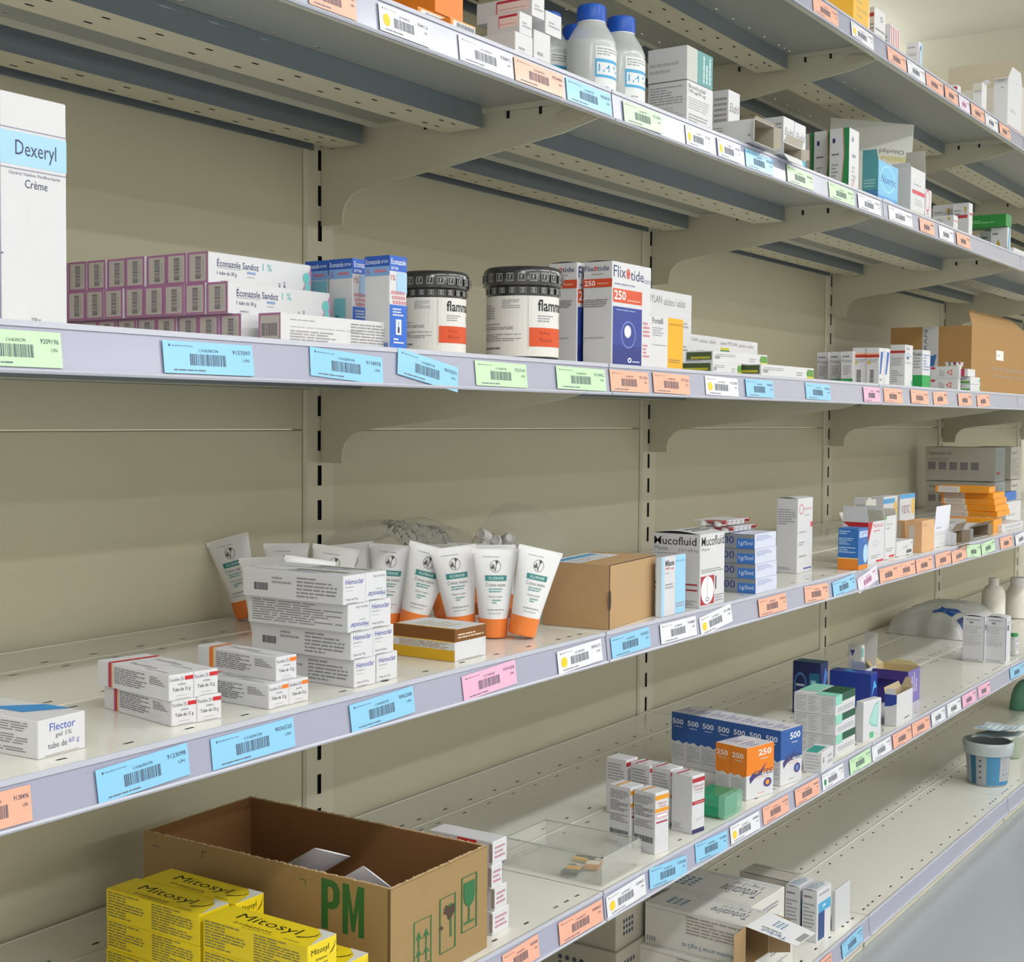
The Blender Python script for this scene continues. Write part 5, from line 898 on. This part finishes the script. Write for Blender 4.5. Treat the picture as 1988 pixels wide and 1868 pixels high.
for i, (a, b_) in enumerate(((1520, 1541), (1542, 1563))):
    carton('white carton with cyan base behind the gaping ones, %s' % ('left', 'right')[i], 'A', EL_, aty=(a, .03-.001*i), R=b_, D=.035, top=(225, 236)[i], group='white cartons with cyan base')
open_carton('white open carton tilted over the edge with red-print flap hanging', 'A', [], aty=(1521, -.013), R=1556, D=.035, H=.018, base=.0035, open='F', inner='b8b0a4', flaps=(('D', .012, 60, .1, ('d8d8da', 'e6e6e8'), [hz('S', .1, .3, .5, .6, 5, 'a85060')]), ('T', .012, 70), ('R', .012, 40)))
GSW = [pg('L', .55, 0, 1, 1, '2c8c54', [(0, 0), (.3, .25), (.45, .6), (.3, 1), (1, 1), (1, 0)]), pg('L', .48, 0, .8, 1, 'd88c78', [(.1, 0), (.5, .25), (.75, .6), (.55, 1), (.7, 1), (.9, .6), (.62, .25), (.28, 0)]), el('L', .15, .78, .3, .86, NV), g('L', .12, .58, .5, .64, 1, '505058'), g('L', .12, .15, .45, .48, 6), pg('F', .1, 0, 1, .3, 'd8948c', [(0, 0), (.6, 1), (.66, 1), (.1, 0)]), el('F', .25, .8, .45, .88, '8890b0'), g('F', .3, .55, .8, .64, 1), g('F', .3, .2, .7, .45, 4, G2)]
yy = .03
for i, (px, L) in enumerate(((1647, 1618), (1616, 1584), (1581, 1552), (1550, 1524))):
    carton('white carton with green swoosh side, %s of the row of four' % ('nearest', 'second', 'third', 'farthest')[i], 'A', GSW, aty=(px, .03+i*.0385), D=.037, W=.05, top=(247, 252, 258, 262)[i], group='white cartons with green swoosh')
open_carton('teal and sky blue open carton with handwriting-style print', 'A', [r('F', 0, 0, 1, 1, '7cc0e8'), r('F', 0, 0, 1, .25, '5a9ad8'), el('F', .1, .35, .85, .95, 'a8dcea', .9), t('F', 'Nuxrric', .12, .55, .9, .72, '3c5c9c', 'i'), g('F', .3, .15, .8, .22, 1, 'c8e0f0'), r('L', 0, .35, 1, 1, '58a0a8'), r('L', 0, 0, 1, .35, '4c84b8'), g('L', .1, .4, .8, .6, 3, '88c0c4')], col='58a0a8', inner='dcdcd8', aty=(1704, .03), R=1742, L=1673, top=310, flaps=(('L', .02, 15), ('B', .02, 10)))
open_carton('large grey-white carton with raised lid, upside-down black lettering and yellow hatching', 'A', [hz('F', .7, .96, 1, 1, 10, 'b8a820')], col='c0c0b8', inner='b4b0a4', aty=(1606, .215), R=1767, D=.07, top=300, rot=-38, flaps=(('F', .075, 5, .0, ('b8b8b0', 'c4c4bc'), [t('S', 'Chlorhyd', .60, .14, .90, .30, K, 'u'), hz('S', .62, .0, 1, .08, 14, 'b8a820')]),))
open_carton('white open carton with red band and a long flap sticking up', 'A', [r('F', .1, .48, 1, .56, 'd05060'), g('F', .2, .65, .8, .7, 1), g('F', .3, .25, .8, .4, 3, G2), hz('F', 0, 0, 1, .13, 8, 'c8b030')], aty=(1767, .02), R=1795, D=.04, top=323, flaps=(('R', .045, -5, 0), ('L', .008, 20)))
carton('small white carton with red curve beside the flap-up carton', 'A', [el('F', .0, .3, .7, 1.0, 'c84850', .85), g('F', .2, .1, .9, .3, 2)], aty=(1796, .018), R=1807.5, D=.03, top=366)
AW_ = [g('L', .1, .6, .5, .85, 3), pg('L', .7, .7, .85, .9, 'b8a030', [(0, 1), (1, 1), (.5, 0)]), r('F', .1, .7, .9, .75, 'c05060')]
carton('white carton with red-marked side, taller right one before the green carton', 'A', AW_+[r('L', .1, .62, .9, .7, 'b84048')], aty=(1880, .04), R=1887, L=1848, top=393)
carton('white carton with warning mark, upper left one before the green carton', 'A', AW_, aty=(1849, .085), W=.03, L=1809, top=396)
carton('low white carton in front with pale side, left of the green carton', 'A', AW_, aty=(1851, .03), R=1859, L=1809, top=417)
SM = [g('L', .1, .7, .8, .85, 1, '505058'), pg('L', .3, .35, .6, .6, 'b8a030', [(0, 0), (1, 0), (.5, 1)]), r('L', .1, 0, 1, .3, 'd8b8b0'), pg('F', 0, 0, 1, 1, '58a8c8', [(0, 0), (.4, 0), (.9, 1), (.5, 1)])]
for i, px in enumerate((1955, 1933.5, 1912.5)):
    carton('slim white carton with warning triangle under the green one, %s' % ('nearest', 'middle', 'farthest')[i], 'A', SM, aty=(px, .03+i*.042), W=.03, D=.04, H=.07, group='slim cartons under the green one')
sm = CNT[-3][1:]
carton('long green carton lying on top of three slim white ones', 'A', [g('L', .2, .3, .8, .6, 2, '78c088'), r('F', .3, .1, 1, .9, '3c8c50')], col='2f8a3c', aty=(sm and 1953, .03), W=.05, D=.125, H=.03, base=.0706)
carton('small white carton at the right picture edge, second shelf', 'A', [g('F', .2, .3, .8, .6, 2)], aty=(1968, .02), R=1990, D=.05, H=.022)
# =================================================== shelf S (top)
carton('amber carton cut off by the top picture edge', 'S', [g('F', .2, .3, .9, .65, 3, 'c89a28'), t('F', 'Cr', .5, .72, .75, .82, 'a87c14'), g('F', .3, .1, .9, .2, 2, 'c89a28')], col='eeb422', aty=(1656, .03), R=1686, L=1600, H=.105)
carton('white carton with red tab next to the amber carton', 'S', [r('L', 0, .75, .9, .85, 'b03a48'), g('L', .1, .2, .9, .6, 4), el('F', .5, .7, .75, .85, G1, .6), g('F', .1, .42, .95, .5, 1, '505058'), g('F', .2, .2, .7, .35, 2, G2)], aty=(1697, .025), R=1718, L=1687, top=12)
for i, (a, b_) in enumerate(((1728, 1736.5), (1737, 1745))):
    carton('slim white carton with red stripes, %s of two' % ('left', 'right')[i], 'S', [pg('F', .1, .05, .9, .95, 'd06a74', [(.2, 0), (0, 1), (.25, 1), (.45, 0)]), pg('F', .1, .05, .9, .95, 'd06a74', [(.75, 0), (.6, 1), (.9, 1), (1, 0)]), g('L', .2, .2, .8, .8, 4)], aty=(a, .02), R=b_, D=.03, top=(45, 53)[i], group='slim red-striped cartons')
carton('white carton with blue spine and small warning triangle', 'S', [g('L', .15, .8, .8, .86, 1, '505058'), g('L', .2, .55, .8, .65, 2), pg('L', .1, .28, .4, .42, 'b8a030', [(0, 0), (1, 0), (.5, 1)]), g('L', .1, .1, .8, .22, 2), el('F', .1, .0, .9, .9, '4a58a0', .7), r('F', .6, .3, 1, 1, 'a0cce0')], aty=(1783, .02), R=1790, L=1758.5, top=80)
BGB = 'b8ac98'
open_carton('large tan-lined open carton with raised flap at the right end, top shelf', 'S', [], col='cfcac0', inner=BGB, aty=(1975, .05), L=1836, W=.25, top=163, flaps=(('L', .062, 0, .02, (BGB, 'c4b8a4')), ('B', .03, 40)))
open_carton('white open carton with side flap bent toward the aisle', 'S', [], aty=(1905, .03), W=.04, L=1888, top=160, inner='c8c4b8', flaps=(('F', .012, 60), ('L', .02, 160, .05)))
carton('tiny white carton with red corner peeking over the label rail', 'S', [r('L', .3, .6, 1, .9, 'b83848')], aty=(1858, .03), R=1865, D=.03, top=164)
open_carton('white open carton with red hatching at its base and tall pointed flap', 'S', [hz('L', 0, 0, 1, .12, 6, 'b03848'), hz('F', 0, 0, 1, .14, 6, 'c05060'), g('F', .2, .4, .6, .46, 2), g('L', .5, .8, .9, .85, 1)], aty=(1955, .015), R=1982, L=1928, top=150, inner='d0ccc0', flaps=(('F', .03, 5, .2), ('L', .018, 110, .1)))
# =================================================== price labels in the rails
COL = dict(b=('8ccbee', 'light blue'), g=('c4e8bc', 'pale green'), o=('f2b096', 'salmon orange'), w=('e8e8ee', 'white'), y=('e8e8ee', 'white yellow-dotted'), p=('f2b4d0', 'pink'), m=('e8e0ee', 'white and magenta'), n=('e8e8ee', 'white green-dotted'))
LAB = dict(
 B=[(-62, 119, 'g', '9209196', 0), (313, 490, 'b', '9157097', 0), (600, 742, 'b', '9118978', -5), (770, 886, 'b', '9070501', -15), (921, 1022, 'g', '9223141', -1), (1078, 1174, 'g', '9119452', -1), (1183, 1258, 'o', '9211656', -1), (1266, 1337, 'o', '9171356', -2), (1368, 1432, 'y', '9127288', -2), (1446, 1500, 'b', '9140337', -1), (1563, 1611, 'b', '9118822', -2), (1675, 1707, 'p', '9150028', 0), (1715, 1751, 'o', '9203377', -2), (1767, 1801, 'o', '9137733', -3), (1811, 1838, 'o', '9118844', 8), (1859, 1885, 'o', '9166203', 3), (1896, 1920, 'o', '9155031', 8)],
 C=[(-88, 60, 'o', '9138496', 0), (184, 365, 'b', '9123098', 3), (408, 571, 'b', '9036525', 1), (677, 802, 'b', '9042208', 3), (896, 1001, 'p', '9191028', 4), (1080, 1167, 'y', '9093213', 3), (1185, 1261, 'b', '9218525', 3), (1280, 1350, 'w', '9104887', 0), (1357, 1420, 'y', '9111486', 12), (1471, 1525, 'o', '9150524', 1), (1561, 1607, 'o', '9130221', -4), (1615, 1659, 'b', '9091144', 9), (1664, 1703, 'm', '9094417', 24), (1706, 1742, 'o', '9091133', 3), (1742, 1776, 'o', '9081153', 1), (1777, 1809, 'o', '9071163', 2), (1815, 1845, 'o', '9061173', 4), (1846, 1875, 'o', '9051183', 12), (1876, 1903, 'g', '9041193', -8), (1904, 1930, 'g', '9031103', 10), (1941, 1965, 'o', '9021113', 0), (1970, 1992, 'w', '9011123', 14)],
 D=[(975, 1045, 'o', '9187608', 3), (1083, 1168, 'o', '9080602', 0), (1176, 1252, 'y', '9209822', 3), (1259, 1331, 'b', '9130308', -9), (1349, 1411, 'b', '9118306', -6), (1416, 1473, 'y', '9090908', 0), (1480, 1530, 'o', '9113128', 0), (1542, 1589, 'o', '9120402', 0), (1595, 1637, 'n', '9113228', 2), (1648, 1689, 'g', '9113328', 3), (1692, 1729, 'w', '9113428', 3), (1732, 1768, 'o', '9113528', 0), (1770, 1804, 'o', '9113628', -3), (1807, 1833, 'w', '9113728', 0), (1838, 1864, 'w', '9113828', 0), (1867, 1893, 'p', '9113928', 0), (1898, 1921, 'p', '9114028', -3), (1960, 1986, 'b', '9114128', -4)],
 E=[(1555, 1614, 'o', '9215128', 3), (1633, 1673, 'b', '9216128', 6)],
 A=[(596, 690, 'o', '9036402', 0), (733, 832, 'y', '9044126', 0), (889, 995, 'w', '9088872', 0), (996, 1093, 'o', '9054406', 0), (1098, 1186, 'b', '9020578', 0), (1208, 1284, 'g', '9213502', 2), (1330, 1380, 'y', '9012502', 0), (1391, 1437, 'y', '9022502', 0), (1446, 1500, 'b', '9032502', 0), (1526, 1577, 'g', '9042502', 0), (1608, 1657, 'g', '9052502', 0), (1664, 1708, 'w', '9062502', 0), (1724, 1770, 'w', '9072502', 0), (1784, 1812, 'o', '9082502', 0), (1822, 1850, 'w', '9092502', 0), (1856, 1882, 'o', '9102502', 0)],
 S=[(1577, 1626, 'o', '9122502', 0), (1651, 1694, 'y', '9132502', -2), (1722, 1758, 'o', '9142502', 0), (1760, 1794, 'w', '9152502', 0), (1797, 1830, 'o', '9162502', 0), (1833, 1858, 'o', '9172502', 0), (1861, 1881, 'm', '9182502', 0), (1884, 1910, 'o', '9192502', 0), (1912, 1936, 'w', '9202502', 0), (1939, 1960, 'o', '9212502', 0)])
tilt = math.atan(.004/.0365)
for sh, rows in LAB.items():
    for i, (a, b_, c, num, ang) in enumerate(rows):
        z = SZ[sh]-.020; y = -.0037
        x0, x1 = ony(a, y, z), ony(b_, y, z); ar = math.radians(ang); H = .0268
        fs = (pxof(x0+.01, y, z)-pxof(x0, y, z))/.01/(FPX/((Vector((x0, y, z))-CAM).dot(cF))); ar = math.atan(math.tan(ar)*fs); W = (x1-x0)*.985/math.cos(ar)
        hexc, cn = COL[c]; far = x0 > 1.0
        b = MB(); b.box(-W/2, W/2, -.0004, 0, -H/2, H/2, M(hexc, .4, coat=.4))
        f = {'F': lambda u, v, o: ((u-.5)*W, -.0004-o, (v-.5)*H)}
        ink = '3c4460' if c != 'm' else 'b83c8c'
        pr = [bc('F', .28, .26, .68, .62, '4a5468' if c != 'm' else 'b83c8c'), t('F', num, .76, .66, .97, .80, ink, 'b'), g('F', .88, .48, .95, .55, 1, ink) if far else t('F', 'UN', .88, .44, .95, .54, ink)]
        if far: pr += [g('F', .06, .8, .26, .86, 1, ink), g('F', .38, .68, .6, .74, 1, ink), g('F', .1, .08, .55, .14, 1, ink)]
        else: pr += [t('F', 'Symphonie On Line', .09, .82, .32, .88, ink), r('F', .06, .82, .075, .89, ink), t('F', 'LE MANS' if c in 'wyp' else 'C.H.ALENCON', .38, .69, .6, .78, ink, 'i'), g('F', .1, .06, .5, .15, 1, ink)]
        if c == 'y': pr += [el('F', .07, .22, .20, .68, 'f0d020')]
        if c == 'n': pr += [el('F', .07, .25, .18, .65, '2c8c5c')]
        b.prints(f, pr); o = b.build('price_label', loc=((x0+x1)/2, y-.0008-(.0006 if i % 2 else 0), z))
        o.rotation_euler = (Matrix.Rotation(-tilt, 4, 'X') @ Matrix.Rotation(-ar, 4, 'Y')).to_euler()
        o['label'] = '%s price label, %s from left on the %s rail' % (cn, ORD[i+1], SHN[sh]); o['category'] = 'price label'; o['group'] = 'price labels in the %s rail' % SHN[sh]
